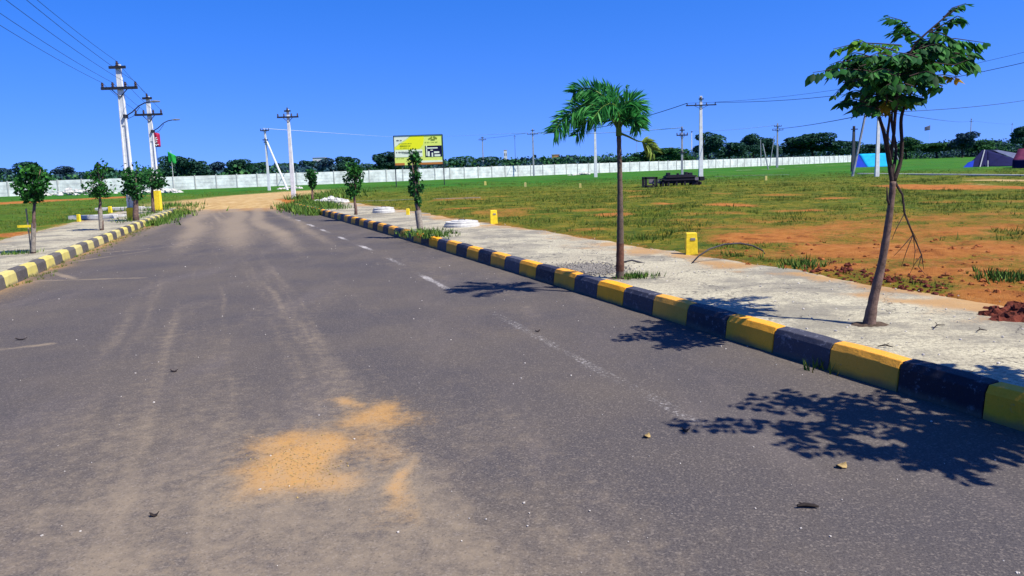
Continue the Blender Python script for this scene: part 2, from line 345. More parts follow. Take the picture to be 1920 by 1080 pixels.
# soil (0), tan dirt (2)
for b in [(0,1440,448,150,12,.8),(0,1680,470,230,22,.95),(0,1890,470,130,16,.9),(0,1780,512,200,12,.7),(0,1560,500,140,12,.6),(0,1900,560,120,26,.9),
          (0,1370,384,70,6,.7),(0,1500,394,90,5,.55),(0,1150,402,70,4,.5),(0,1100,432,90,5,.45),(0,1290,412,100,5,.4),(0,1760,352,110,9,.85),(0,1900,352,90,10,.9),
          (0,1560,372,80,4,.5),(0,30,380,60,5,.6),(0,20,440,50,7,.7),(0,190,372,50,4,.5),(0,1250,382,60,3,.45),(0,1460,365,120,3,.45),(0,860,392,60,4,.45),
          (2,450,372,110,13,1.),(2,380,380,60,10,.8),(2,520,366,60,8,.8),(2,640,392,60,7,.7),(2,1880,338,140,5,.8),(2,1840,346,90,3,.5),(2,610,378,30,6,.6)]:
    blob(*b)
def ground_paint(x,y):
    n=fbm(x*.35,y*.35,5); n2=fbm(x*1.4+40,y*1.4,4)
    dR=x-XR(y); dL=XL(y)-x
    soil=np.minimum(blobsum(blobs,0,x,y)*(.75+.8*n)*1.25,1.1)
    soil=np.maximum(soil,(.62-.55*(dR-2.4))*(dR>0)*(dR<3.6)*(y<45)*(.6+.8*n2))
    soil=np.maximum(soil,sstep(.54,.74,n)*.52*(1-sstep(35,60,y)))
    soil=np.maximum(soil,sstep(1.5,5,x)*(1-sstep(14,24,y))*(.25+.6*n2))
    lush=sstep(38,70,y)*.85+.15*sstep(.4,.6,n); lush=np.maximum(lush,(dL>0)*.55)
    tan=blobsum(blobs,2,x,y)
    c=(dR<0)&(dL<0); tan=np.where(c&(y>ROAD_END-2)&(y<ROAD_END+14),np.maximum(tan,.75),tan)
    edge=np.exp(-((dL-2.5)/.4)**2)*(dL>0)*(y<42)*.6; tan=np.maximum(tan,edge)
    return soil,lush,tan
def ground_z(x,y):
    d=np.maximum(x-XR(y),XL(y)-x)
    z=-.06+.18*sstep(.06,.6,d)+.10*sstep(2.1,3.0,d)
    e=sstep(ROAD_END,ROAD_END+5,y); z=z*(1-e)+.215*e
    far=sstep(2.6,4.5,d)*(1-e)+e; r=np.hypot(x,y)
    z=z+far*((fbm(x*.5,y*.5,4)-.5)*.16*(1-sstep(40,120,r))+(fbm(x*3,y*3,3)-.5)*.06*(1-sstep(15,40,r)))
    return z
# ---- the ground sheet
ang=np.concatenate([np.arange(-180,-52,4),np.arange(-52,52,.22),np.arange(52,180,4)])*math.pi/180
rad=np.concatenate([[.4],np.geomspace(1.5,900,430),[1500,3000,6000]])
A_,R_=np.meshgrid(ang,rad); X=(R_*np.sin(A_)).ravel(); Y=(R_*np.cos(A_)).ravel()
Z=ground_z(X,Y); Z=np.where(R_.ravel()<1.4,-.06,Z)
na=len(ang); nr=len(rad); i,j=np.meshgrid(np.arange(nr-1),np.arange(na),indexing='ij'); j2=(j+1)%na
Fa=np.stack([i*na+j,(i+1)*na+j,(i+1)*na+j2,i*na+j2],-1).reshape(-1,4)[:,::-1]
go=fastmesh('ground',np.stack([X,Y,Z],1),Fa,M['field'],smooth=True); tag(go,kind='structure')
s_,l_,t_=ground_paint(X,Y); setattrib(go,np.stack([s_,l_,t_],1))
def soil_at(x,y): s,l,t=ground_paint(np.asarray(x,float),np.asarray(y,float)); return s,l,t
# ---- road
ys=np.concatenate([np.arange(-30,1.5,1.5),np.arange(1.6,6.5,.035)]); y=6.5
lst=[]
while y<ROAD_END+1.5: lst.append(y); y+=max(.035,.0065*y)
ys=np.concatenate([ys,lst]); nc=250; u=np.linspace(0,1,nc); Yg,U=np.meshgrid(ys,u,indexing='ij')
Xg=XL(Yg)+(XR(Yg)-XL(Yg))*U; x=Xg.ravel(); y=Yg.ravel(); dR=XR(y)-x; dL=x-XL(y)
rb=[]
def rblob(cx,cy,rx,ry,amp):
    k=len(blobs); blob(9,cx,cy,rx,ry,amp,0.); rb.append(blobs.pop())
for b in [(560,872,95,58,1.15),(520,835,70,28,.75),(600,895,60,26,.9),(640,760,40,16,.7),(700,785,75,34,.75),(690,830,80,36,.5),(722,905,34,62,.85),(480,880,55,40,.55),(730,960,60,30,.4)]: rblob(*b)
xw=x+(fbm(x*3,y*3,5)-.5)*.45; yw=y+(fbm(x*3+9,y*3+4,5)-.5)*.45
sand=.95*blobsum(rb,9,xw,yw)+.22*blobsum([(c_,bx_,by_,rx_*2,ra_*1.7,rb_*1.7,a_) for c_,bx_,by_,rx_,ra_,rb_,a_ in rb],9,xw,yw)*(.8+.4*fbm(x*6,y*6,3))
endm=sstep(ROAD_END-6,ROAD_END+1,y+(fbm(x*.8,y*.3,3)-.5)*5)*.8
edge=np.maximum(np.exp(-dL/.45)*.75,np.exp(-dR/.06)*.25)*(.4+1.1*fbm(x*1.3,y*.7,4))
gen=sstep(.56,.78,fbm(x*.5+3,y*.4,5))*.30*(1-sstep(3,8,y)*.5)
dust=np.maximum.reduce([sand,endm,edge,gen])
# worn edge line
lp=np.array([(1.06,4.47),(.61,5.78),(-.14,8.08),(-1.28,11.05),(-2.30,13.93),(-3.23,16.46),(-4.19,19.02),(-5.65,22.76),(-8.3,29.5)]); _pp=np.polyfit(lp[:,1],XR(lp[:,1])-lp[:,0],1)
off=np.clip(np.polyval(_pp,y),1.3,1.9); dl=np.abs(dR-off)
dash=np.clip(.5+1.2*np.sin(y*2*math.pi/2.6+1.),0,1)
line=1.35*(1-sstep(.04,.11,dl+(fbm(x*8,y*5,3)-.5)*.06))*(.46+.12*sstep(7,4,y)+.45*dash*sstep(8,12,y)-.1*sstep(8,12,y))*(.35+1.0*fbm(x*4,y*1.2,3))*sstep(4.0,4.6,y)*(1-sstep(27,31,y))
# rubbed light tracks (tyres dusted by the dirt track)
cx=(XR(y)+XL(y))/2; tr=0
for o_,wd,am in ((-1.7,.35,.6),(-.2,.4,.55),(.9,.3,.65),(1.9,.25,.55),(-3,.3,.4)):
    wob=(fbm(y*.15+o_*9,y*0+3,2)-.5)*.8
    tr=np.maximum(tr,am*np.exp(-((x-cx-o_*(1-.0*y)-wob)/wd)**2))
lat=XR(y)-x; band0=np.exp(-((lat-4.0)/2.4)**2)
light=.8*tr*sstep(8,24,y)*(.5+.8*fbm(x*2.5,y*.25,4))+(.10+.45*band0)*sstep(9,22,y)
lat=XR(y)-x; sk=fbm(lat*3.3+3,y*.12,5); sk2=fbm(lat*11+30+fbm(x*.6,y*.6,2)*2,y*.30,4)
band=np.exp(-((lat-4.3)/2.1)**2)*(1-.35*sstep(5,12,y)*(1-sstep(16,26,y)))
light=np.maximum(light,.5*sstep(.56,.72,fbm(x*.9+8,y*.45,4))*.8)
light=np.maximum(light,(.12+.50*band)*sstep(.30,.74,.5*sk+.35*sk2+.15*fbm(x*1.1,y*1.1,4))*(.35+.65*sstep(4,9,y))+.26*band)
light=light+(1-sstep(2.8,6.5,y))*(.04+.50*fbm(x*1.7,y*1.7,5))*(.25+.75*sstep(.8,4,lat))
for (ax,ay,bx,by) in ((60,527,270,521),(60,500,140,523),(130,492,280,470),(180,475,400,455),(0,655,90,645)):
    (x0,y0),(x1,y1)=G(ax,ay,0),G(bx,by,0); dx,dy=x1-x0,y1-y0; t=np.clip(((x-x0)*dx+(y-y0)*dy)/(dx*dx+dy*dy),0,1)
    light=np.maximum(light,.85*np.exp(-(np.hypot(x-x0-t*dx,y-y0-t*dy)/.10)**2)*(.4+.9*fbm(x*3,y*3,3)))
zr=np.zeros_like(x)+(fbm(x*.4,y*.4,2)-.5)*.006
i,j=np.meshgrid(np.arange(len(ys)-1),np.arange(nc-1),indexing='ij'); Fa=np.stack([i*nc+j,i*nc+j+1,(i+1)*nc+j+1,(i+1)*nc+j],-1).reshape(-1,4)
ro=fastmesh('road',np.stack([x,y,zr],1),Fa,M['asphalt'],smooth=True); tag(ro,kind='structure'); setattrib(ro,np.stack([dust,line,light],1))
# ---- pavements
def pavement(side):
    ys=[-12.]; 
    while ys[-1]<(37 if side>0 else 36): ys.append(ys[-1]+max(.06,.006*abs(ys[-1])))
    ys=np.array(ys); k=44; u=np.linspace(0,1,k); Yg,U=np.meshgrid(ys,u,indexing='ij'); W=3.0
    if side>0: Xg=XR(Yg)+.16+U*W
    else: Xg=XL(Yg)-.16-U*W*.95
    x=Xg.ravel(); y=Yg.ravel(); d=(U*W).ravel(); n=fbm(x*1.1,y*1.1,4)
    z=PZ-.012-.05*sstep(2.3,3.0,d+(n-.5)*.8)+(fbm(x*5,y*5,3)-.5)*.010
    n5=fbm(x*3.1+7,y*3.1,5); dust=sstep(1.1,3.1,d+(n-.5)*2.6+(n5-.5)*1.6)*.95
    if side>0:
        far=sstep(16,30,y); dust=np.maximum(dust,far*.28*(n>.4))
        g=np.zeros_like(x)
        for px,py,rx,ry in ((1105,503,60,12),):
            gx,gy=G(px,py); x1,_=G(px+rx,py); _,ya=G(px,py-ry); g=np.maximum(g,np.exp(-(((x-gx)/(x1-gx))**2+((y-gy)/(ya-gy))**2)**1.5))
    else: dust*=.6; g=np.zeros_like(x)
    i,j=np.meshgrid(np.arange(len(ys)-1),np.arange(k-1),indexing='ij'); Fa=np.stack([i*k+j,i*k+j+1,(i+1)*k+j+1,(i+1)*k+j],-1).reshape(-1,4)
    if side<0: Fa=Fa[:,::-1]
    o=fastmesh('pavement',np.stack([x,y,z],1),Fa,M['pave'],smooth=True); tag(o,kind='structure'); setattrib(o,np.stack([dust,g,g*0],1))
pavement(1); pavement(-1)
# ---- kerbs: every painted block is a part
prof=[(0.0,-.08),(.022,.165),(.050,.210),(.155,.218),(.165,-.08)]
def kerb(side,y0,step,n,mats,labels,start):
    k=bpy.data.objects.new('kerb',None); COL.objects.link(k); tag(k,kind='structure'); k['label']=labels[2]
    for q in range(n):
        ya=y0+q*step; yb=ya+step; X_=XR if side>0 else XL
        a=Vector((float(X_(ya)),ya,0)); b=Vector((float(X_(yb)),yb,0)); t=(b-a).normalized(); nn=Vector((t.y,-t.x,0))*side
        j=random.uniform(-.004,.004); m=MB(); gap=t*.004
        ja=[(p[0]+random.uniform(-.003,.003),p[1]+j+(random.uniform(-.003,.003) if p[1]>0 else 0)) for p in prof]
        # subdivided along its length with worn, uneven arrises
        seg=4
        for e in range(1):
            rows=[]
            for h in range(seg+1):
                pp=a+gap+(b-a-gap*2)*(h/seg)
                sh=.012 if h in(0,seg) else 0.
                rows.append([pp+nn*(u_+(.006 if sh and 0<ii<3 else 0)+random.uniform(-.002,.002))+Vector((0,0,v_-(sh*.5 if 0<ii<4 else 0))) for ii,(u_,v_) in enumerate(ja)])
            vs=[v for r in rows for v in r]; kk=len(prof)
            fs=[(h*kk+i_,h*kk+(i_+1)%kk,(h+1)*kk+(i_+1)%kk,(h+1)*kk+i_) for h in range(seg) for i_ in range(kk)]+[tuple(range(kk))[::-1],tuple(range(seg*kk,seg*kk+kk))]
            m.add(vs,fs)
        y_=(q+start)%2==0
        o=m.build('kerb_block',mats[0] if y_ else mats[1],k,bevel=.006)
        if side<0: o.data.flip_normals()
        o['label']=labels[0] if y_ else labels[1]
kerb(1,4.93-.572*9,.572,64,(M['ky'],M['kb']),('yellow painted kerb block','black painted kerb block','right hand kerb painted in yellow and black blocks'),1)
kerb(-1,4.6,.58,50,(M['kyf'],M['kbf']),('faded yellow kerb block','faded black kerb block','far left kerb in faded yellow and black blocks'),0)
# ------------------------------------------------------------------ grass and weeds
def tufts(name,xs,ys,zs,hs,mat,blades=4,seed=1,spread=.5,kind='stuff',parent=None,wid=.07):
    r=np.random.RandomState(seed); n=len(xs); k=blades
    X=np.repeat(xs,k); Y=np.repeat(ys,k); Z=np.repeat(zs,k); Hh=np.repeat(hs,k)*(.5+.7*r.rand(n*k))
    a=r.rand(n*k)*6.283; rr=np.repeat(hs,k)*spread*r.rand(n*k); bx=X+np.cos(a)*rr; by=Y+np.sin(a)*rr
    a2=a+r.normal(size=n*k)*.7; ln=Hh*(.15+.6*r.rand(n*k)); w_=Hh*wid+.003; pa=r.rand(n*k)*6.283
    P0=np.stack([bx-np.cos(pa)*w_,by-np.sin(pa)*w_,Z-.01],1); P1=np.stack([bx+np.cos(pa)*w_,by+np.sin(pa)*w_,Z-.01],1)
    P2=np.stack([bx+np.cos(a2)*ln,by+np.sin(a2)*ln,Z+Hh],1)
    V=np.stack([P0,P1,P2],1).reshape(-1,3); i=np.arange(n*k)*3
    o=fastmesh(name,V,np.stack([i,i+1,i+2],1),mat,parent)
    if kind: o['kind']=kind
    return o
def scatter(n,rmin,rmax,a0,a1,seed):
    r=np.random.RandomState(seed); rr=rmin*(rmax/rmin)**r.rand(n); a=np.radians(a0+(a1-a0)*r.rand(n)); return rr*np.sin(a),rr*np.cos(a),r
x,y,r=scatter(210000,5.5,75,-42,42,3)
dR=x-XR(y); dL=XL(y)-x; s_,l_,t_=soil_at(x,y); clump=fbm(x*.8+50,y*.8,4)
keep=((dR>2.9)|(dL>2.9)|(y>48))&(s_+(r.rand(len(x))-.5)*.30<.36)&(t_<.3)&(clump+(r.rand(len(x))-.5)*.3>.42)
x,y,clump=x[keep],y[keep],clump[keep]; z=ground_z(x,y)
hs_=np.clip(.03+.13*(clump-.4)*2*r.rand(len(x))**1.5+(r.rand(len(x))<.02)*.08,.02,.2)*np.where(np.hypot(x,y)>30,1.25,1)
o=tufts('grass',x,y,z,hs_,M['blade'],4,5,.9); o['label']='short olive and green grass covering the open field'
# ragged weeds on the kerb and path edges
def weeds(name,pts,h,label,cat='weed',n=60,mat='lush',group=None,seed=0,rx=.35,ry=.2,z0=None,wid=.09):
    c=np.mean(pts,0); r=np.random.RandomState(seed+91)
    xs=np.concatenate([p[0]+r.normal(size=n)*rx for p in pts]); ys=np.concatenate([p[1]+r.normal(size=n)*ry for p in pts])
    zz=ground_z(xs,ys) if z0 is None else np.full(len(xs),z0)
    o=tufts(name,xs,ys,np.maximum(zz,.0 if z0 is None else z0),np.full(len(xs),h),M[mat],5,seed,.6,None,None,wid)
    if name=='weeds': return tag(o,label,None,None,'stuff')
    return tag(o,label,cat,group)
def kp(y,off,side=1): return (float(XR(y))+off if side>0 else float(XL(y))-off,y)
weeds('weeds',[kp(y,.35) for y in (30,31,32,33,34,35,36,37.5)],.28,'tall green weeds at the far end of the right kerb',n=110,seed=2,rx=.45,ry=.5)
weeds('weeds',[kp(y,.25) for y in (15.9,16.4,17)],.10,'low grass tuft growing along the pavement edge below the third small tree',n=50,seed=3,rx=.25,ry=.3,z0=.205)
weeds('weeds',[kp(y,.2,-1) for y in (26,27.5,29,30.5,32,33.5)],.20,'leafy weeds sprawling over the far end of the left kerb',n=90,seed=4,rx=.4,ry=.5)
weeds('weeds',[kp(y,-.08,-1) for y in np.arange(11.8,26,1.1)],.05,'thin line of grass along the foot of the left kerb',n=22,seed=5,rx=.05,ry=.5,z0=0.,mat='blade')
weeds('weed_clump',[G(35,474)],.15,'small green bush beside the nearest tree on the left pavement',n=90,seed=6,rx=.28,ry=.18)
weeds('weed_clump',[G(1195,518)],.07,'little patch of grass at the foot of the palm',n=60,seed=7,rx=.12,ry=.08,z0=.205)
weeds('weed_clump',[G(1505,500)],.09,'green weed tuft on the soil edge between the palm and the big tree',n=60,seed=8,rx=.12,ry=.12)
weeds('weeds',[G(1880,525),G(1900,520)],.08,'green weed on bare orange soil by the right edge',n=50,seed=9,rx=.15,ry=.15)
weeds('weeds',[kp(5.55,-.05)],.09,'dry pale grass stalks growing from the foot of the near black kerb block',n=7,seed=10,rx=.08,ry=.08,z0=0.,mat='blade')
weeds('weeds',[G(645,362),G(600,372)],.36,'bushy green weeds behind the right kerb under the farthest small trees',n=90,seed=12,rx=.9,ry=1.0)
weeds('weeds',[G(375,318,.17+1)] if False else [G(330,385),G(305,392)],.25,'green scrub beside the yellow pole base',n=80,seed=13,rx=.8,ry=.8)
# ------------------------------------------------------------------ boundary wall
WG=.17
wp=[(-260,366,0),(0,362,0),(150,360,0),(300,358,0),(430,354,0),(570,347,0),(700,341,0),(1000,330,0),(1300,317,0),(1600,304,0)]
wl=[Vector(v) for v in ((-78,78,0),(-62,84,0),(-43,92,0),(-25,100.5,0),(-10,109,0),(4,119,0),(30,138.5,0),(58,162,0),(85,186.4,0))]
print('WALL',[tuple(round(q,1) for q in v) for v in wl])
cum=[0]
for a,b in zip(wl,wl[1:]): cum.append(cum[-1]+(b-a).length)
def walong(s):
    i=max(k for k in range(len(cum)) if cum[k]<=s+1e-9); i=min(i,len(wl)-2); return wl[i].lerp(wl[i+1],(s-cum[i])/(cum[i+1]-cum[i]))
wall=empty('boundary_wall',walong(0),'long white precast concrete wall running behind the whole field','wall')
nb=int(cum[-1]/2.45); st=cum[-1]/nb; kids=0
base=Vector(wall.location)
nb=min(nb,99)
st=cum[-1]/nb
for q in range(nb):
    a=walong(q*st)-base; b=walong((q+1)*st-1e-6)-base; d=(b-a); ln=d.length; rz=math.atan2(d.y,d.x); m=MB(); h=1.72+.03*random.random()
    for c in range(4):
        hh=h/4; m.box(((a+b)/2)+Vector((0,0,WG-.05+hh*(c+.5))),(ln-.14,.055,hh-.025),rz)
    m.box(((a+b)/2)+Vector((0,0,WG-.05+h/2)),(ln-.14,.02,h-.01),rz)
    m.build('wall_panel',M['wallw'],wall)
for q in range(nb+1):
    a=walong(min(q*st,cum[-1]-1e-4))-base; b=walong(max(q*st-1,0))-base
    m=MB(); m.box(a+Vector((0,0,WG+.86)),(.13,.17,1.86),math.atan2((a-b).y,(a-b).x)); m.build('wall_post',M['postg'],wall)
# ------------------------------------------------------------------ poles
def insul(m,p): m.lathe([(.02,0),(.05,.02),(.03,.06),(.055,.08),(.03,.12),(.04,.15),(.0,.17)],p,8)
TOPS={}
def pole(key,px,pyb,pyt,label,arms=((.55,.55),),mat='polew',w=.22,topx=None,group='concrete electricity poles',yellow=None,lamp=None,hsec=False,strut=None,cap=False,loc=None,height=None,knob=True,rz=0.):
    if loc is None:
        x,y=G(px,pyb); h=zat(x,y,pyt)-.1
    else: x,y=loc; h=height
    e=empty('electricity_pole',(x,y,.1),label,'electricity pole',group,rz)
    m=MB()
    t=.55
    if hsec:
        for sx in(-1,1): m.add([(sx*w*.5*k+dx,dy,z) for z,k in((-.3,1),(h,t)) for dx,dy in((-w*.13*k,-w*.3*k),(w*.13*k,-w*.3*k),(w*.13*k,w*.3*k),(-w*.13*k,w*.3*k))],[(0,1,5,4),(1,2,6,5),(2,3,7,6),(3,0,4,7),(4,5,6,7)])
        m.add([(dx*k,dy*k,z) for z,k in((-.3,1),(h-.01,t)) for dx,dy in((-w*.45,-w*.08),(w*.45,-w*.08),(w*.45,w*.08),(-w*.45,w*.08))],[(0,1,5,4),(1,2,6,5),(2,3,7,6),(3,0,4,7),(4,5,6,7)])
        m.add([(dx*.6,dy*.6,z) for z in(h*.62,h) for dx,dy in((-w*.5,-w*.27),(w*.5,-w*.27),(w*.5,w*.27),(-w*.5,w*.27))],[(0,1,5,4),(1,2,6,5),(2,3,7,6),(3,0,4,7),(4,5,6,7),(3,2,1,0)])
    else:
        m.add([(dx*k,dy*k,z) for z,k in((-.3,1),(h,t)) for dx,dy in((-w/2,-w*.35),(w/2,-w*.35),(w/2,w*.35),(-w/2,w*.35))],[(0,1,5,4),(1,2,6,5),(2,3,7,6),(3,0,4,7),(4,5,6,7)])
    m.build('shaft',M[mat],e,bevel=.01)
    if yellow:
        m=MB(); ky=1.06; m.add([(dx*ky,dy*ky,z) for z in(-.29,yellow) for dx,dy in((-w/2-.02,-w*.45),(w/2+.02,-w*.45),(w/2+.02,w*.45),(-w/2-.02,w*.45))],[(0,1,5,4),(1,2,6,5),(2,3,7,6),(3,0,4,7),(4,5,6,7)])
        m.build('painted_base',M['yel'],e)
    pts=[]
    for dz,half in arms:
        m=MB(); m.box((0,-w*.3,h-dz),(half*2,.07,.09)); 
        if half>.3: m.tube([(-half*.5,-w*.3,h-dz),(0,-w*.25,h-dz-.3)],.015,5); m.tube([(half*.5,-w*.3,h-dz),(0,-w*.25,h-dz-.3)],.015,5)
        m.build('crossarm',M['steel'],e)
        for f in ((-.92,-.35,.35,.92) if half>.3 else (0,)):
            m=MB(); insul(m,(f*half,-w*.3,h-dz+.04)); m.build('insulator',M['porc'],e); pts.append(Vector((x,y,.1))+Matrix.Rotation(rz,3,'Z')@Vector((f*half,-w*.3,h-dz+.2)))
    if lamp:
        z0=h-lamp; m=MB(); m.tube([(w*.3,0,z0),(.32,0,z0+.13),(.58,0,z0+.34),(.78,0,z0+.43),(1.02,0,z0+.47)],.020,7)
        m.tube([(w*.3,0,z0-.12),(.36,0,z0+.0),(.60,0,z0+.30)],.009,5)
        m.box((w*.35,0,z0),(.06,w,.12)); la=m.build('lamp_arm',M['steel'],e)
        m=MB(); m.tube([(.98,0,z0+.465),(1.12,0,z0+.475),(1.32,0,z0+.465)],[.022,.042,.022],8); m.build('lamp_head',M['galv'],la)
    if strut:
        x2,y2=G(*strut); y2=y-.8; x2=at(strut[0],strut[1],y2).x; m=MB(); m.tube([(x2-x,y2-y,-.2),(0,.0,h*.86)],[w*.42,w*.30],6); m.build('strut',M[mat],e)
        m=MB(); m.box((0,0,h*.80),(w*1.2,w*1.1,.08)); m.build('clamp_band',M['steel'],e)
    TOPS[key]=pts
    return e
pole('p1',250,412,121,'tall white electricity pole with street lamp, nearest on the left pavement',((.10,.28),(.80,.62)),w=.25,yellow=.55,lamp=1.75,hsec=True)
pole('p2',297,395,181,'shorter white pole with yellow painted base and street lamp on the left',((.08,.2),(.78,.6)),w=.23,yellow=1.0,lamp=1.5,hsec=True)
pole('p3',551,372,205,'white pole with crossarm at the end of the road beside weeds',((.1,.18),(.45,.62)),w=.26)
pole('p4',505,357,243,'white pole propped by a sloping strut in front of the white wall',((.1,.4),(.95,.25)),w=.26,strut=(541,352))
pole('p5',1314,334,180,'pale pole right of the dark metal heap, tallest over the field',((.25,.2),(.75,1.25)),w=.36,topx=0)
pole('p6',1117,332,242,'white pole seen left of the palm trunk, bare of crossarms',((.1,.15),),w=.38)
pole('p7',1001,330,242,'grey pole with one crossarm between billboard and palm',((.2,.3),(.75,.85)),w=.28,mat='poleg')
pole('p8',967,320,253,'thin dark pole with three short arms in front of the wall',((.2,.3),(.8,.6),(1.4,.3)),w=.22,mat='poled')
pole('p9',907,330,256,'grey pole standing nearest the right side of the billboard',((.2,.3),(.6,.7)),w=.26,mat='poleg')
pole('p10',1279,336,237,'dark slim pole rising behind the dark metal heap',((.3,.2),(.7,.45),(2.1,.25)),w=.20,mat='poleg')
pole('p11',1297,314,246,'short pale pole between the dark slim pole and the tallest field pole',((.15,.3),),w=.28)
pole('p12',1457,314,231,'pole with double crossarm among leaning props on the far right field',((.5,.6),(1.1,.9)),w=.34,mat='poleg')
pole('p13',1194,311,265,'short faint pole right behind the palm trunk',((.2,.3),),w=.28,mat='poleg')
pole('p14',1644,331,205,'thick white pole in front of the cyan tent seen through the near tree',((.4,.6),),w=.28)
pole('p15',1599,322,236,'dark pole at the left end of the cyan tent',((.3,.3),),w=.34,mat='poled')
pole('p16',1818,292,222,'grey pole with small crossarm behind the dark tent',((.5,.3),(1.3,.9)),w=.45,mat='poleg')
pole('p17',1895,287,230,'grey pole behind the maroon tent at the right edge',((.5,.3),(1.3,.9)),w=.45,mat='poleg')
pole('p18',769,322,238,'pole hidden by the billboard with only its top showing',((.3,.3),(.9,.4)),w=.26,mat='poleg')
pole('p0',0,0,0,'white electricity pole just outside the left edge carrying the wires',((.10,.28),(.80,.62)),w=.34,hsec=True,loc=(-7.6,9.6),height=TOPS['p1'][0].z-.1-.1)
# leaning props near p12 and the diagonal props by the cyan tent
def prop(a,b,label,r=.09,mat='poleg'):
    x,y=G(*a); z=zat(x,y,b[1]); p=at(b[0],b[1],y); e=MB(); e.tube([(0,0,-.1),(p.x-x,0,p.z-.17)],[r,r*.8],6)
    o=e.build('timber_prop',M[mat]); o.location=(x,y,.215); tag(o,label,'prop pole','props around far poles'); return o
prop((1427,312),(1426,262),'upright grey prop left of the far double crossarm pole')
prop((1441,318),(1430,270),'grey prop leaning left beside the far double crossarm pole')
prop((1443,312),(1452,255),'grey prop leaning right against the far double crossarm pole')
prop((1598,330),(1626,200),'long thin prop leaning right past the left end of the cyan tent',.10,'poleg')
prop((1690,310),(1652,225),'thin prop leaning left over the cyan tent',.08,'poleg')
# ------------------------------------------------------------------ wires
def wire(a,b,sag,r,mat,label,group):
    a=Vector(a); b=Vector(b); n=14; c=(a+b)/2
    m=MB(); m.tube([a.lerp(b,k/n)-Vector((0,0,sag*4*(k/n)*(1-k/n)))-c for k in range(n+1)],r,5)
    o=m.build('wire',M[mat]); o.location=c; tag(o,label,'wire',group)
T=TOPS
names=['topmost','outer left','inner left','inner right','outer right']
for k in range(5): wire(T['p0'][k],T['p1'][k],.12,.0055,'wiredark',f'{names[k]} of the five wires climbing to the top left corner','wires climbing to the top left')
for k in range(5): wire(T['p1'][k],T['p2'][k],.05,.006,'wiredark',f'{names[k]} short wire joining the two left lamp poles','wires between the left lamp poles')
pa='pale wires across the field'
wire(T['p4'][1],T['p18'][1],.25,.035,'wirepale','pale wire from the propped pole to the billboard',pa)
wire(T['p18'][1],T['p7'][1],.2,.03,'wirepale','pale wire from the billboard to the pole before the palm',pa)
wire(T['p7'][4],T['p6'][0],.1,.025,'wiredark','dark wire from the single crossarm pole to the bare white pole','dark wires across the field')
wire(T['p7'][2],T['p10'][0],.3,.03,'wirepale','pale wire passing behind the palm',pa)
wire(T['p9'][1],T['p7'][1],.1,.02,'wiredark','dark wire between the two grey poles right of the billboard','dark wires across the field')
wire(T['p11'][0],T['p12'][1],.3,.03,'wirepale','pale wire running above the trees to the double crossarm pole',pa)
wire(T['p6'][0],T['p5'][1],.2,.03,'wiredark','dark wire sloping down from the tallest field pole towards the palm','dark wires across the field')
wire(T['p5'][4],at(1960,108,46),.7,.019,'wiredark','dark wire rising from the tallest field pole to the near tree','dark wires across the field')
wire(T['p5'][1],at(1960,88,46),.7,.011,'wiredark','thinner upper wire rising from the tallest field pole','dark wires across the field')
wire(T['p12'][4],T['p14'][1],.2,.03,'wiredark','dark wire from the double crossarm pole to the thick white pole','dark wires across the field')
wire(T['p14'][2],at(1990,176,70),.3,.02,'wiredark','dark wire right of the near tree, uppermost at the right edge','dark wires across the field')
wire(T['p14'][3],T['p16'][2],.5,.025,'wiredark','thin dark wire sagging towards the pole behind the dark tent','dark wires across the field')
wire(T['p16'][4],T['p17'][1],.3,.03,'wiredark','dark wire between the two poles behind the tents','dark wires across the field')
# ------------------------------------------------------------------ flags
def flag(px,pyb,pyt,fx0,fx1,fy0,fy1,mat,label,marks=False,taper=False,thick=.03):
    x,y=G(px,pyb); h=zat(x,y,pyt)-.17; e=empty('flag_pole',(x,y,.215),label,'flag')
    m=MB(); m.tube([(0,0,-.1),(0,0,h)],[thick,thick*.7],6); m.build('mast',M['poled'] if marks else M['polew'],e)
    a=at(fx0,fy0,y); b=at(fx1,fy1,y); z1=a.z-.17; z0=b.z-.17; x1=b.x-x; x0=a.x-x; W=x1-x0; m=MB(); n=10; r=6; vs=[]
    for i in range(n+1):
        for j in range(r+1):
            u=i/n; v=j/r; lo=z0; hi=z1
            xx=x0+W*u; near=(1-u) if abs(x0)<abs(x1) else u     # 1 at the mast side
            if taper: hi2=z1-(1-near)*(z1-z0)*.35; lo2=z0+(near)*(z1-z0)*.12
            else: hi2=z1-(1-near)*(z1-z0)*.12; lo2=z0+.04
            vs.append((xx,math.sin(u*7+v*2)*.12*(1-near),lo2+(hi2-lo2)*v))
    fs=[(i*(r+1)+j,(i+1)*(r+1)+j,(i+1)*(r+1)+j+1,i*(r+1)+j+1) for i in range(n) for j in range(r)]
    m.add(vs,fs); c=m.build('cloth',mat,e,smooth=True); so_=c.modifiers.new('t','SOLIDIFY'); so_.thickness=.02
    if marks:
        m=MB()
        for q,(zz,w_) in enumerate(((.62,.30),(.50,.42),(.36,.30),(.18,.62))):
            zc=z0+(z1-z0)*zz; xc=x0+W*(.5+.06*(q%2)); m.box((xc,-.16,zc),(abs(W)*w_,.01,(z1-z0)*.05))
            m.box((xc-W*.1,-.16,zc-(z1-z0)*.04),(abs(W)*w_*.3,.01,(z1-z0)*.08))
        m.build('lettering',M['white'],c)
    return e
flag(301,360,246,287,301,248,277,M['red'],'red flag with pale writing on a thin dark mast behind the left lamp pole',True)
flag(327,357,283,314,330,284,308,M['green'],'small green flag on a thin pale mast in front of the white wall',False,True)
flag(1741,293,236,1734,1744,235,245,M['tarpg'],'little grey green flag on a slender mast right of the near tree',False,True,.06)
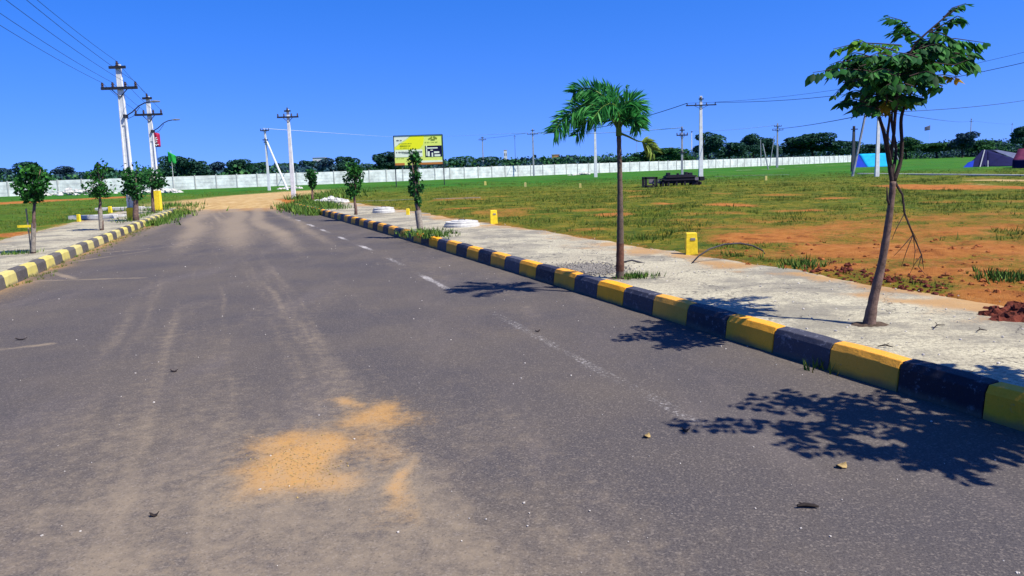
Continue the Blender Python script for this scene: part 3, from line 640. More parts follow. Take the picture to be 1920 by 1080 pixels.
# ------------------------------------------------------------------ billboard
bx,by=G(741,347); cx,cy=G(831,352); yb=(by+cy)/2
A=at(741,309,yb); B=at(831,309,yb); zt=at(785,254,yb).z; zb=at(785,309,yb).z; Wd=B.x-A.x; Hb=zt-zb
e=empty('billboard',((A.x+B.x)/2,yb,.17),'yellow advertising billboard on two thin legs in the green field','billboard')
e.rotation_euler=(0,0,0)
for sx in(-1,1):
    m=MB(); m.box((sx*(Wd/2+.02),.14,(zt-.17)/2-.1),(.08,.08,zt-.17+.2)); m.build('leg',M['steel'],e)
zc=(zb+zt)/2-.17
m=MB(); m.box((0,.03,zc),(Wd,.06,Hb)); panel=m.build('panel',M['bly'],e)
m=MB()
for sx in(-1,1): m.box((sx*(Wd/2+.035),.0,zc),(.045,.10,Hb+.09))
m.box((0,0,zc+Hb/2+.035),(Wd,.10,.045)); m.box((0,0,zc-Hb/2-.035),(Wd,.10,.045)); m.build('frame',M['steel'],e)
def patch(name,u0,u1,v0,v1,mat,d,lab=None):     # u from left, v from top, 0..1
    m=MB(); m.box((-Wd/2+Wd*(u0+u1)/2,-d,zc+Hb/2-Hb*(v0+v1)/2),(Wd*(u1-u0),.006,Hb*(v1-v0))); o=m.build(name,M[mat],panel)
    if lab: o['label']=lab
    return o
# yellow sweep (a curved field)
m=MB(); cc=[(.02,.42),(.10,.30),(.22,.20),(.30,.10),(.36,.01),(.62,.01),(.62,.15),(.60,.32),(.52,.45),(.30,.46),(.10,.46)]
vs=[(-Wd/2+Wd*u,-.006,zc+Hb/2-Hb*v) for u,v in cc]; m.add(vs,[tuple(range(len(cc)))[::-1]]); m.build('yellow_sweep',M['by'],panel)
patch('picture_white_band',.005,.58,.48,.72,'bw',.012)
m=MB(); cc=[(.005,.01),(.33,.01),(.25,.12),(.12,.24),(.005,.38)]; m.add([(-Wd/2+Wd*u,-.008,zc+Hb/2-Hb*v) for u,v in cc],[tuple(range(len(cc)))[::-1]]); m.build('white_corner',M['bw'],panel)
patch('orange_band',.005,.20,.92,.995,'bo',.012); patch('orange_band',.50,.995,.93,.995,'bo',.012); patch('peach_band',.48,.995,.86,.925,'bw',.012)
tx=MB()
def word(u0,u1,v,h,seed,mb):
    r=random.Random(seed); u=u0
    while u<u1:
        w_=r.uniform(.010,.022); 
        k=r.randint(0,2)
        X0=-Wd/2+Wd*u; 
        mb.box((X0+Wd*w_/2,-.020,zc+Hb/2-Hb*v),(Wd*w_*.8,.006,Hb*h*(1 if k else .7)))
        u+=w_+.006+(.015 if r.random()<.2 else 0)
word(.05,.16,.15,.05,1,tx); word(.03,.56,.56,.055,2,tx); word(.17,.30,.60,.04,3,tx); tx.build('lettering',M['bdk'],panel)
tx=MB(); word(.10,.36,.26,.03,4,tx); word(.12,.34,.34,.05,5,tx); word(.12,.30,.41,.02,6,tx); word(.64,.90,.24,.025,7,tx); word(.04,.20,.76,.02,9,tx); tx.build('lettering',M['bgr'],panel)
# emblem top right: a ring with two spread strokes over a small triangle
tx=MB(); U=lambda u,v:(-Wd/2+Wd*u,-.02,zc+Hb/2-Hb*v)
for u,v,a in((.76,.10,-.5),(.86,.09,.5),(.81,.15,0)):
    x_,y_,z_=U(u,v); tx.box((x_,y_,z_),(Wd*.085,.006,Hb*.045),0,0,Matrix.Rotation(a,4,'Y'))
tx.build('emblem',M['bgr'],panel)
patch('picture',.64,.985,.36,.74,'tarpk',.012)
pc=MB()
for u0,u1,v0,v1 in ((.67,.90,.42,.46),(.69,.73,.55,.72),(.75,.80,.50,.53),(.77,.80,.60,.74),(.82,.93,.56,.62),(.83,.95,.66,.73),(.66,.68,.36,.70)):
    x_,y_,z_=U((u0+u1)/2,(v0+v1)/2); pc.box((x_,-.020,z_),(Wd*(u1-u0),.006,Hb*(v1-v0)))
pc.build('picture_highlight',M['bw'],panel)
# ------------------------------------------------------------------ tents
def tent(px0,px1,pyb,pyr,label,mr,ml,depth,apex=.5,rz=0.,ends=None,poles=True,low=.0):
    x0,y0=G(px0,pyb); x1,_=G(px1,pyb); y_=y0; x1=x0+(px1-px0)/F*y0*1.0; W=x1-x0; h=zat((x0+x1)/2,y_,pyr)-.17
    e=empty('tent',((x0+x1)/2,y_,.17),label,'tent'); al=math.atan2((x0+x1)/2,y_); e.rotation_euler=(0,0,-al); return e,W*math.cos(al),h
e,W,h=tent(1603,1667,314,288,'cyan tarpaulin ridge tent behind the near tree trunk',0,0,3)
D=3.2
def sheet(pts,name,mat,par,n=8,sagz=.06,th=.03):
    a,b,c,d=[Vector(p) for p in pts]; m=MB(); vs=[]
    for i in range(n+1):
        for j in range(n+1):
            u=i/n; v=j/n; p=(a.lerp(b,u)).lerp(d.lerp(c,u),v); p.z-=sagz*4*v*(1-v)*(1+.5*math.sin(u*19)); vs.append(p)
    m.add(vs,[(i*(n+1)+j,(i+1)*(n+1)+j,(i+1)*(n+1)+j+1,i*(n+1)+j+1) for i in range(n) for j in range(n)])
    o=m.build(name,mat,par,smooth=True); s=o.modifiers.new('t','SOLIDIFY'); s.thickness=th; return o
rl=-W/2+.3
sheet([(-W/2+W*.35,0,0),(W/2,0,0),(W/2,D/2,h),(rl,D/2,h)],'roof_sheet',M['tarpb'],e)
sheet([(-W/2,D,0),(W/2,D,0),(W/2,D/2,h),(rl,D/2,h)],'roof_sheet',M['tarpb'],e)
m=MB(); m.add([(-W/2+W*.35,0,0.01),(rl,D/2,h-.01),(-W/2,D,0.01),(-W/2-.1,0.0,.01)],[(0,1,3),(1,2,3)]); m.build('end_flap',M['tarpd'],e)
m=MB(); m.add([(W/2,0,0.01),(W/2+.02,D/2,h-.01),(W/2,D,0.01)],[(0,1,2)]); m.build('end_flap',M['tarpd'],e)
m=MB(); m.tube([(rl,D/2,0),(rl,D/2,h+.1)],.04,6); m.tube([(W/2,D/2,0),(W/2,D/2,h+.1)],.04,6); m.build('tent_pole',M['poleg'],e)
e,W,h=tent(1808,1896,314,281,'large dark tarpaulin tent with a grey slope and a blue corner',0,0,3)
ax=-W*.09
sheet([(-W/2,-.3,0),(-W*.02,.0,.02),(ax+.2,2.4,h),(ax-.2,2.4,h)],'front_sheet',M['tarpk'],e)
sheet([(-W*.02,.0,.05),(W/2+.3,-.2,0.05),(W/2+.2,1.6,h*.45),(ax+.2,2.4,h)],'front_sheet',M['tarpk'],e)
sheet([(ax+.6,2.45,h+.02),(W/2+.2,1.6,h*.45),(W/2+.4,3.6,h*.75),(W*.18,4.2,h*1.0)],'side_slope',M['tarpg'],e)
sheet([(-W/2,5,0),(W/2,5,0),(W*.2,4.2,h),(ax-.2,2.4,h)],'back_sheet',M['tarpk'],e)
m=MB(); m.add([(-W/2-.1,-.45,0.0),(-W*.32,-.5,.0),(-W*.30,.2,.42*h),(-W/2+.3,.2,.30*h)],[(0,1,2,3),(3,2,1,0)]); o=m.build('blue_corner',M['tarpd'],e); s=o.modifiers.new('t','SOLIDIFY'); s.thickness=.04
m=MB(); m.tube([(-W*.17,-.35,0),(ax,2.35,h)],.05,6); m.tube([(0,-.3,0),(-.02,.3,.6)],.05,6); m.build('tent_pole',M['poleg'],e)
e,W,h=tent(1897,1990,316,278,'maroon and dark tarpaulin tent cut by the right edge',0,0,3)
sheet([(-W/2,-.2,h*.45),(W/2,-.2,h*.45),(W/2,1.6,h),(-W/2+.3,1.6,h)],'roof_sheet',M['tarpm'],e)
sheet([(-W/2,3.4,h*.45),(W/2,3.4,h*.45),(W/2,1.6,h),(-W/2+.3,1.6,h)],'roof_sheet',M['tarpm'],e)
sheet([(-W/2,-.25,0),(W/2,-.25,0),(W/2,-.2,h*.45),(-W/2,-.2,h*.45)],'side_sheet',M['tarpk'],e,sagz=0)
# ------------------------------------------------------------------ low kerb and track on the far right field
a=G(1610,326); b=G(2100,331); m=MB(); d=Vector((b[0]-a[0],b[1]-a[1],0)); c=Vector(((a[0]+b[0])/2,(a[1]+b[1])/2,.22)); m.box((0,0,-.06),(d.length,.30,.22),math.atan2(d.y,d.x))
o=m.build('concrete_edging',M['conc'],bevel=.02); o.location=c; tag(o,'low grey concrete edging in front of the dark tents','edging')
for (p,q,lab) in (((1340,331),(1480,327),'pale concrete strip in the grass right of the tallest field pole'),((1330,322),(1470,316),'pale strip far off below the white wall, left of the leaning props'),((1490,313),(1600,308),'pale strip far off below the right end of the white wall'),((640,380-2),(900,371),'thin pale strip crossing the green field in front of the billboard')):
    a=G(*p); b=G(*q); d=Vector((b[0]-a[0],b[1]-a[1],0)); m=MB(); n=9
    for k in range(n):
        m.box(d*((k+.5)/n-.5)+Vector((0,0,-.05+random.uniform(-.02,.02))),(d.length/n*1.001,.2,.2+k*.001),math.atan2(d.y,d.x))
    o=m.build('concrete_edging',M['concd']); o.location=((a[0]+b[0])/2,(a[1]+b[1])/2,.17); tag(o,lab,'edging','pale edgings in the field')
# ------------------------------------------------------------------ dark heap of frames
x0,y0=G(1208,351); x1,_=G(1310,346); W=x1-x0
e=empty('metal_frame_heap',((x0+x1)/2,y0,.17),'low dark heap of metal frames lying in the green field','metal frames')
m=MB(); u=W/105
def fb(a,b,z0,z1,d=.9,y=0.,mm=None): (mm or m).box((-W/2+(a+b)/2*u,y+d/2,(z0+z1)/2),((b-a)*u,d,z1-z0))
for a,b,z0,z1 in((1,5,0,.62),(19,23,.03,.62),(1,23,.50,.62),(1,23,0.02,.12)): fb(a,b,z0,z1,.08); fb(a,b,z0,z1,.08,.9)
for a in(2.5,21): m.box((-W/2+a*u,.45,.56),(.08,.9,.08)); m.box((-W/2+a*u,.45,.06),(.08,.9,.08))
m.build('open_crate_frame',M['heap'],e,bevel=.01)
m=MB()
for k in range(9):
    z=.20+.055*k; a=30+random.uniform(-2,6)+max(0,k-5)*4; b=96-random.uniform(0,8)-max(0,k-5)*3; fb(a,b,z,z+.055,random.uniform(.7,1.),random.uniform(-.05,.1))
fb(95,103,.32,.55,.6); fb(84,98,.1,.25,.7)
m.build('stacked_beams',M['heap'],e,bevel=.01)
for a in(31,40,54,68,82,92):
    for yy_ in(0.,.7):
        m=MB(); fb(a,a+3,-.02,.3,.12,yy_); m.build('leg',M['heap'],e)
for a,b,z1 in((40,46,.84),(58,61,.79),(71,76,.84),(77,84,.80)):
    m=MB(); fb(a,b,.6,z1,.3,.2); m.build('upright_bracket',M['heap'],e,bevel=.02)
for ar in((9,18,.22,.50,.05,.2),(25,29,.25,.45,.05,.2),(86,92,.36,.52,.02,-.08)):
    m=MB(); fb(*ar,m); m.build('pale_plate',M['heapl'],e)
# ------------------------------------------------------------------ manhole covers, marker stones, rubble
def manhole(px,py,wpx,hh,label):
    x,y=G(px,py); r=wpx/2/F*y; m=MB(); m.lathe([(r,-.1),(r,hh*.55),(r*.97,hh*.62),(r*.93,hh*.66),(r*.93,hh*.95),(r*.9,hh),(0.001,hh+.01)],(0,0,0),32)
    o=empty('manhole_ring',(x,y+r,.17),label,'manhole','round concrete manhole rings'); 
    m.v=m.v; m.build('ring',M['conc'],o)
    m=MB(); m.lathe([(r*.62,hh+.004),(r*.62,hh+.018),(r*.58,hh+.022),(.001,hh+.024)],(0,0,0),24); m.build('cover',M['conc'],o)
    m=MB(); m.tube([(-.08,0,hh+.02),(-.06,0,hh+.05),(.06,0,hh+.05),(.08,0,hh+.02)],.012,5); m.build('handle',M['steel'],o)
manhole(864,426,68,.16,'larger round white concrete manhole ring beside the pavement')
manhole(716,399,42,.20,'smaller round white manhole ring farther along the pavement')
def marker(px,py,wpx,hpx,label,box_=True):
    x,y=G(px,py); w_=wpx/F*y; h=hpx/F*y
    o=empty('plot_marker',(x,y,.215),label,'marker stone','yellow plot marker stones',random.uniform(-.2,.2)); m=MB()
    m.add([(sx*w_/2*k,sy*w_*.35*k,z) for z,k in((-.1,1.05),(h*.70,1),(h*.72,.97),(h,.92)) for sx,sy in((-1,-1),(1,-1),(1,1),(-1,1))],
          [(a*4+b,a*4+(b+1)%4,a*4+4+(b+1)%4,a*4+4+b) for a in range(3) for b in range(4)]+[(12,13,14,15)])
    m.build('stone',M['yel'] if wpx>4 else M['kyf'],o,bevel=.006)
    if wpx>9:
        m=MB(); m.box((w_*.10,-w_*.33,h*.70),(w_*.42,.02,h*.12)); m.build('dark_mark',M['concd'],o)
marker(1296,474,21,38,'yellow marker stone by the arched pipe, nearest one on the right')
marker(926,418,13,24,'yellow marker stone beside the larger manhole ring')
marker(765,402,6,11,'small pale yellow marker between the two manhole rings')
marker(148,414,6,12,'small yellow marker on the left grass behind the first small tree')
marker(207,398,6,11,'small yellow marker on the left grass between second and third tree')
for px,py,lab in((985,350,'tiny pale marker in the green field below the slim dark pole'),(910,348,'tiny pale marker in the green field right of the billboard'),(1088,352,'tiny pale marker in the field left of the palm'),(1436,338,'tiny pale marker in the far field below the leaning props')):
    marker(px,py,4,8,lab)
def lump(mb,c,r,seed,n=7,flat=.7):
    q=random.Random(seed); vs=[]
    for i in range(n+1):
        t=math.pi*i/n
        for j in range(9):
            a=2*math.pi*j/9; k=r*(.75+.5*q.random()); vs.append((c[0]+k*math.sin(t)*math.cos(a),c[1]+k*math.sin(t)*math.sin(a),c[2]+k*flat*math.cos(t)))
    mb.add(vs,[(i*9+j,(i+1)*9+j,(i+1)*9+(j+1)%9,i*9+(j+1)%9) for i in range(n) for j in range(9)])
def clods(name,spec,mat,label,kind='stuff',seed=0,n=5):
    m=MB(); q=random.Random(seed)
    for (x,y,z,r) in spec: lump(m,(x,y,z),r,q.random(),n)
    o=m.build(name,mat); tag(o,label,None,None,kind); return o
q=random.Random(4); sp=[]
for k in range(190):
    t=q.random(); px=1500+t*270+q.gauss(0,10); py=498+t*44+q.gauss(0,9); x,y=G(px,py); sp.append((x,y,float(ground_z(np.array(x),np.array(y)))+.005,abs(q.gauss(.006,.014))+.006))
clods('soil_clods',sp,M['soil'],'dark red soil clods strewn along the pavement edge',seed=1)
sp=[]
for k in range(260):
    px=q.uniform(1350,2100); py=q.uniform(440,560); x,y=G(px,py)
    if x-float(XR(y))<2.5: continue
    sp.append((x,y,float(ground_z(np.array(x),np.array(y)))+.004,abs(q.gauss(.008,.016))+.006))
clods('soil_clods',sp,M['soil2'],'loose orange soil lumps on the bare patches',seed=2)
# red soil mound at the right edge
gx,gy=G(2010,592); n=46; vs=[]; 
for i in range(n+1):
    for j in range(n+1):
        u=i/n*2-1; v=j/n*2-1; x=gx+.12+u*.85; y=gy+.1+v*.55; rr=max(0,1-u*u-v*v); 
        vs.append((x-gx,y-gy,-.04+.20*rr**.8*(.45+1.0*float(fbm(x*3.2,y*3.2,5)))+.05*float(fbm(x*14,y*14,2)-.5)*(rr>0)))
m=MB(); m.add(vs,[(i*(n+1)+j,(i+1)*(n+1)+j,(i+1)*(n+1)+j+1,i*(n+1)+j+1) for i in range(n) for j in range(n)])
for k in range(90):
    a=q.uniform(0,6.28); r_=q.random()**.5; x=.12+.85*r_*math.cos(a); y=.1+.5*r_*math.sin(a); lump(m,(x,y,-.02+.15*(1-r_*r_)),q.uniform(.015,.075),q.random(),5)
o=m.build('soil_mound',M['soil']); o.location=(gx,gy,.17); tag(o,'mound of dark red soil clods at the right edge','soil mound')
# gravel beside the palm
sp=[]
for k in range(1500):
    px=1105+q.gauss(0,30); py=503+q.gauss(0,5.5); x,y=G(px,py)
    if x-float(XR(y))<.2: continue
    sp.append((x,y,.207+q.random()*.006,q.uniform(.006,.016)))
clods('gravel',sp,M['stone'],'grey gravel spread beside the palm foot',seed=3,n=3)
sp=[]
for k in range(500):
    y=4+26*q.random()**1.6; off=q.uniform(.25,2.8); x=float(XR(y))+off; sp.append((x,y,.207,q.uniform(.004,.012)))
for k in range(420):
    y=2.3+18*q.random()**2; x=q.uniform(float(XL(y)),float(XR(y))); sp.append((x,y,.002,abs(q.gauss(.0,.0028))+.002))
clods('pebbles',sp,M['pebble'],'scattered small pale pebbles on road and pavement',seed=4,n=3)
sp=[]
for k in range(260):
    px=q.gauss(565,42); py=q.gauss(875,22); x,y=G(px,py,0); sp.append((x,y,.002,abs(q.gauss(0,.0018))+.0018))
clods('sand_grains',sp,M['dryleaf'],'coarse sand grains on the yellow sand patch',seed=5,n=3)
# single bits on the road
def scrap(px,py,lx,ly,rz,mat,label,cat,z=0.,curl=.015):
    x,y=G(px,py,z); m=MB(); n=6; vs=[]
    for i in range(n+1):
        u=i/n*2-1; w_=ly/2*math.sqrt(max(0,1-u*u))*(1+.2*math.sin(i*2.3))+.002
        for v in(-1,0,1): vs.append((u*lx/2,v*w_,.006+curl*u*u+(.004 if v==0 else 0)))
    m.add(vs,[(i*3+j,(i+1)*3+j,(i+1)*3+j+1,i*3+j+1) for i in range(n) for j in range(2)])
    o=m.build(cat.replace(' ','_'),mat); so_=o.modifiers.new('t','SOLIDIFY'); so_.thickness=.003; o.location=(x,y,z); o.rotation_euler=(0,0,rz); tag(o,label,cat)
scrap(1578,876,.065,.045,.5,M['dryleaf'],'dry yellow leaf lying in front of the large tree shadow','fallen leaf')
scrap(1286,808,.05,.03,-.3,M['darkleaf'],'dark curled leaf near the worn white line','fallen leaf')
scrap(327,697,.06,.03,.2,M['darkleaf'],'small dark leaf on the left half of the road','fallen leaf')
scrap(290,968,.04,.025,.2,M['darkleaf'],'tiny dark leaf at the bottom left of the road','fallen leaf')
scrap(40,637,.12,.03,.05,M['darkleaf'],'thin dark leaf near the left edge of the road','fallen leaf')
scrap(1213,820,.05,.035,.9,M['dryleaf'],'small orange brown leaf below the end of the white line','fallen leaf')
scrap(1008,622,.05,.03,.3,M['darkleaf'],'tiny dark leaf on the road left of the worn line','fallen leaf')
x,y=G(1513,952,0); m=MB(); m.tube([(-.045,0,.012),(-.01,.004,.014),(.03,-.006,.012),(.05,-.012,.010)],[.006,.010,.009,.004],6); m.tube([(-.01,.002,.014),(-.03,.02,.018)],[.005,.002],5)
o=m.build('twig',M['darkleaf']); o.location=(x,y,0); tag(o,'short dark stick lying on the asphalt at the bottom right','stick')
# twigs on the pavement near the large tree
for px,py,L_,a,lab in((1760,612,.16,.6,'small dry twig on the pavement right of the large tree'),(1660,650,.10,-.4,'short twig on the pavement below the large tree'),(1840,620,.08,.2,'tiny twig near the red soil mound')):
    x,y=G(px,py); m=MB(); m.tube([(-L_/2,0,.01),(0,.012,.02),(L_/2,-.01,.012)],[.004,.006,.003],5); m.tube([(0,.01,.018),(L_*.3,.05,.03)],[.003,.002],5)
    o=m.build('twig',M['darkleaf']); o.location=(x,y,.205); o.rotation_euler=(0,0,a); tag(o,lab,'stick')
# pipes
x,y=G(1300,492); yy=y; P_=[at(px,py,Y_) for px,py,Y_ in((1297,494,yy-.02),(1310,480,yy),(1330,467,yy+.1),(1358,458,yy+.2),(1388,456,yy+.35),(1412,461,yy+.5),(1430,470,yy+.65),(1436,480,yy+.75))]
m=MB(); b0=Vector((x,y,.1)); m.tube([b0-b0]+[p-b0 for p in P_],.011,8)
o=m.build('conduit_pipe',M['pipe'],smooth=True); o.location=b0; tag(o,'grey pipe arching out of the ground beside the yellow marker stone','pipe')
x,y=G(1170,492); P_=[at(px,py,y-.0) for px,py in((1170,491),(1185,488),(1205,493),(1235,499))]; b0=Vector((x,y,.12)); m=MB(); m.tube([(0,0,0)]+[p-b0 for p in P_],.013,8)
o=m.build('conduit_pipe',M['pipe'],smooth=True); o.location=b0; tag(o,'short black pipe poking out right of the palm trunk','pipe')
# pale rubble and rock piles by the far pole and along the verge
def pile(name,px,py,rx,n,rmin,rmax,mat,label,cat,seed,hh=.2):
    x,y=G(px,py); m=MB(); q=random.Random(seed)
    for k in range(n): m_r=q.uniform(rmin,rmax); u=q.gauss(0,.45); lump(m,(u*rx,q.gauss(0,.35)*rx*.5,max(0,hh*(1-u*u*2))*q.random()),m_r,q.random(),4)
    o=m.build(name,mat); o.location=(x,y,.215); tag(o,label,None,None,'stuff')
pile('rubble',545,354,1.2,26,.08,.25,M['conc'],'pale rubble at the foot of the sloping strut','rubble pile',1)
pile('rubble',618,380,1.0,24,.08,.22,M['conc'],'pale stones in the weeds behind the end of the right kerb','rubble pile',2)
pile('rubble',300,362,2.6,30,.12,.35,M['conc'],'pale stones beside the second lamp pole','rubble pile',3,.4)
pile('rubble',130,366,5.0,60,.12,.35,M['conc'],'long low heap of grey rubble in front of the left white wall','rubble pile',4,.6)
pile('rubble',1090,328,2.2,24,.12,.28,M['conc'],'scattered pale blocks in front of the wall near the bare white pole','rubble pile',5)
for px,py,l_,lab in((175,410,1.7,'flat concrete slab in the grass behind the second small tree'),(225,394,2.2,'flat concrete slab in the grass left of the nearest lamp pole')):
    x,y=G(px,py); m=MB(); m.box((0,0,.06),(l_,.35,.16)); m.box((l_*.2,.45,.04),(l_*.7,.3,.1),.1); o=m.build('concrete_slab',M['conc'],bevel=.02); o.location=(x,y,.215); tag(o,lab,'concrete slab')
# ------------------------------------------------------------------ small street trees
def sapling(pxb,pyb,label,crowns,trunkw,white=(.0,.0),nleaf=1500,ls=.085,seed=0,mat='leafT',top=None,stake=False):
    x,y=G(pxb,pyb); e=empty('street_tree',(x,y,.205),label,'small tree','small street trees'); b0=Vector((x,y,.205)); r=random.Random(seed)
    cr=[(at(cx,cy,y),rx/F*y,ry/F*y) for cx,cy,rx,ry in crowns]
    c0=cr[0][0]-b0; zt=min((c-b0).z-ry*.3 for c,_,ry in cr)
    m=MB(); pts=[Vector((0,0,-.1))]+[Vector((c0.x*t+r.uniform(-.02,.02),r.uniform(-.02,.02),zt*t)) for t in(.25,.5,.75,1)]
    m.tube(pts,[trunkw*.62,trunkw*.5,trunkw*.46,trunkw*.4,trunkw*.33],8)
    tr_=m.build('trunk',M['bark'],e,smooth=True)
    if white[1]>0:
        m=MB(); pp=[Vector((c0.x*t*.98,0,zt*t)) for t in np.linspace(white[0],white[1],4)]; m.tube(pp,trunkw*.60,8,caps=False); m.build('limewash_band',M['wpaint'],e,smooth=True)
    m=MB()
    for c,rx,ry in cr:
        for k in range(6):
            a=r.uniform(0,6.28); q_=c-b0; m.tube([pts[-1]-Vector((0,0,r.uniform(0,.25)*zt*.3)),(pts[-1]+q_)/2+Vector((math.cos(a)*rx*.2,math.sin(a)*rx*.2,0)),q_+Vector((math.cos(a)*rx*.6,math.sin(a)*rx*.6,r.uniform(-.2,.7)*ry))],[trunkw*.22,trunkw*.14,.004],5)
    m.build('limb',M['bark'],e,smooth=True)
    C=[]
    for k,(c,rx,ry) in enumerate(cr):
        n=int(nleaf/len(cr)*(rx*ry)/(cr[0][1]*cr[0][2])); q_=np.array(c-b0)
        sub=inball(14,seed+k,q_,(rx*.72,rx*.72,ry*.75),.3)
        for h,sc in enumerate(sub): C.append(inball(max(8,n//16),seed*31+k*17+h,sc,(rx*.40,rx*.40,ry*.34),.2))
        C.append(inball(n//6,seed+77+k,q_,(rx*1.1,rx*1.1,ry*1.08),.5))
    C=np.concatenate(C); V,Fa=leaves(C,ls,.25,.55,seed=seed); fastmesh('crown',V,Fa,M[mat],e)
    if stake:
        m=MB(); m.box((-.05,.02,.40),(.02,.02,1.0)); m.build('stake',M['wpaint'],e); m=MB(); m.box((-.10,-.03,.55),(.26,.02,.05)); m.build('tie_board',M['yel'],e)
    return e
sapling(62,474,'small round crowned tree nearest on the left pavement with a stake',[(61,345,33,34),(62,322,22,14),(60,368,18,14)],.075,(.03,.55),2600,.095,1,stake=True)
sapling(190,431,'small tree on the left pavement with a narrow pointed crown',[(184,346,28,28),(190,314,13,16),(196,360,14,12)],.10,(.05,.6),1500,.10,2)
sapling(255,413,'wide dark small tree in front of the nearest left lamp pole',[(252,338,26,32),(252,360,20,16)],.20,(0,0),1500,.13,3,'leafK')
sapling(288,399,'small dark tree whose crown hides the foot of the second lamp pole',[(284,334,26,22),(300,345,14,10)],.14,(0,0),1400,.14,4,'leafK')
sapling(788,430,'slender small tree in front of the billboard with a pale speckled trunk',[(780,352,15,22),(776,300,14,20),(779,328,12,14),(784,376,7,14)],.13,(.05,.72),1500,.085,5,'leafK')
sapling(667,402,'small oval crowned tree left of the billboard',[(663,332,19,30),(662,358,13,18),(668,320,12,12)],.10,(0,0),1500,.12,6)
sapling(586,376,'farthest small tree by the end of the right kerb',[(584,330,12,16),(586,345,8,10)],.12,(0,0),900,.15,7,'leafK')
# ------------------------------------------------------------------ palm
PX,PY=G(1162,520); b0=Vector((PX,PY,.205)); e=empty('palm_tree',b0,'slim palm with feathery fronds blown to the left on the right pavement','palm tree')
tp=at(1160,252,PY)-b0; n=26; m=MB(); pts=[]; rr_=[]
for k in range(n+1):
    t=k/n; pts.append(Vector((tp.x*t+math.sin(t*3)*.012,0,-.05+(tp.z+.05)*t))); rr_.append((.026*(1-t)**1.5+.025)+(.004 if k%2 else 0))
m.tube(pts,rr_,12); m.build('trunk',M['palmb'],e,smooth=True)
m=MB(); m.tube([pts[-1]-Vector((0,0,.02)),pts[-1]+Vector((0,0,.10)),pts[-1]+Vector((.01,0,.2))],[.036,.034,.018],10); m.build('crownshaft',plain('crownshaft_green',L(.10,.20,.04),.5,.3,6),e,smooth=True)
m=MB(); m.tube(pts[2:8],[r_+.002 for r_ in rr_[2:8]],12,caps=False); m.build('bark_stain',plain('reddish_bark',L(.15,.070,.045),.85,.6,9,bump=.02),e,smooth=True)
def frond(path,mat,ll,droop,seed,nl=46,fan=.55,start=.18):
    r=random.Random(seed); P=[at(px,py,PY+dy)-b0 for px,py,dy in path]
    # smooth path (Catmull-Rom)
    Q=[]; E=[P[0]*2-P[1]]+P+[P[-1]*2-P[-2]]
    for i in range(1,len(E)-2):
        for k in range(8):
            t=k/8; Q.append(.5*((2*E[i])+(-E[i-1]+E[i+1])*t+(2*E[i-1]-5*E[i]+4*E[i+1]-E[i+2])*t*t+(-E[i-1]+3*E[i]-3*E[i+1]+E[i+2])*t**3))
    Q.append(P[-1]); m=MB(); m.tube(Q,[.013*(1-i/len(Q))+.003 for i in range(len(Q))],5,mi=0)
    for i in range(nl):
        t=start+(1-start)*i/nl; f=t*(len(Q)-1); k=int(f); k=min(k,len(Q)-2); p=Q[k].lerp(Q[k+1],f-k); tg=(Q[k+1]-Q[k]).normalized()
        side=tg.cross(Vector((0,0,1))); side=side.normalized() if side.length>.1 else Vector((0,1,0)); upn=side.cross(tg)
        for sg in(-1,0,1):
            d=(side*r.uniform(-.7,.7)+tg*r.uniform(.45,.8)+upn*(sg if sg else r.choice((-1,1)))*r.uniform(.45,1.)).normalized(); ln=ll*(1-.45*abs(t-.5)*1.4)*r.uniform(.8,1.15)
            wv=d.cross(Vector((r.uniform(-1,1),r.uniform(-1,1),r.uniform(-1,1)))).normalized()*.0105
            a1=p+d*ln*.5-Vector((0,0,droop*ln*.06)); a2=p+d*ln*.95-Vector((0,0,droop*ln*.38))
            m.add([p-wv*.4,p+wv*.4,a1+wv,a1-wv,a2],[(0,1,2,3),(3,2,4)],1)
    fr=m.build('frond',[plain('frond_stalk',L(.12,.22,.04),.5,.3,6),mat],e); return fr
LP=M['leafP']
frond([(1160,245,0),(1148,205,-.05),(1125,176,-.1),(1095,165,-.12),(1074,176,-.12)],LP,.24,.45,1,60)
frond([(1160,245,0),(1140,215,-.05),(1105,195,-.1),(1070,210,-.15),(1036,248,-.2)],LP,.25,.6,2,70)
frond([(1160,245,0),(1140,205,.1),(1105,205,.2),(1070,225,.25),(1040,250,.3)],LP,.23,.6,3,64)
frond([(1160,245,0),(1165,210,-.05),(1180,190,-.1),(1197,200,-.12),(1203,228,-.1)],LP,.24,.4,4,76)
frond([(1160,245,0),(1158,205,.1),(1148,180,.25),(1125,172,.35),(1100,188,.45)],LP,.28,.7,5,60)
frond([(1160,245,0),(1170,218,.1),(1185,205,.25),(1200,210,.35)],LP,.24,.5,6,70)
frond([(1160,245,0),(1160,215,-.15),(1150,195,-.35),(1130,200,-.5),(1110,225,-.6)],LP,.22,.55,7,54)
frond([(1160,245,0),(1172,225,-.1),(1188,222,-.2),(1197,238,-.25)],LP,.22,.4,8,60)
frond([(1160,245,0),(1166,212,0),(1170,185,.02),(1177,158,.02)],LP,.05,.0,9,10,.2,.5)
frond([(1162,250,0),(1150,225,.15),(1120,215,.1),(1095,232,.05),(1080,255,0)],LP,.19,.6,11,50)
frond([(1163,250,0),(1178,256,.02),(1195,264,.04),(1212,268,.05),(1226,282,.05)],M['leafPY'],.17,.8,10,34,.5,.62)
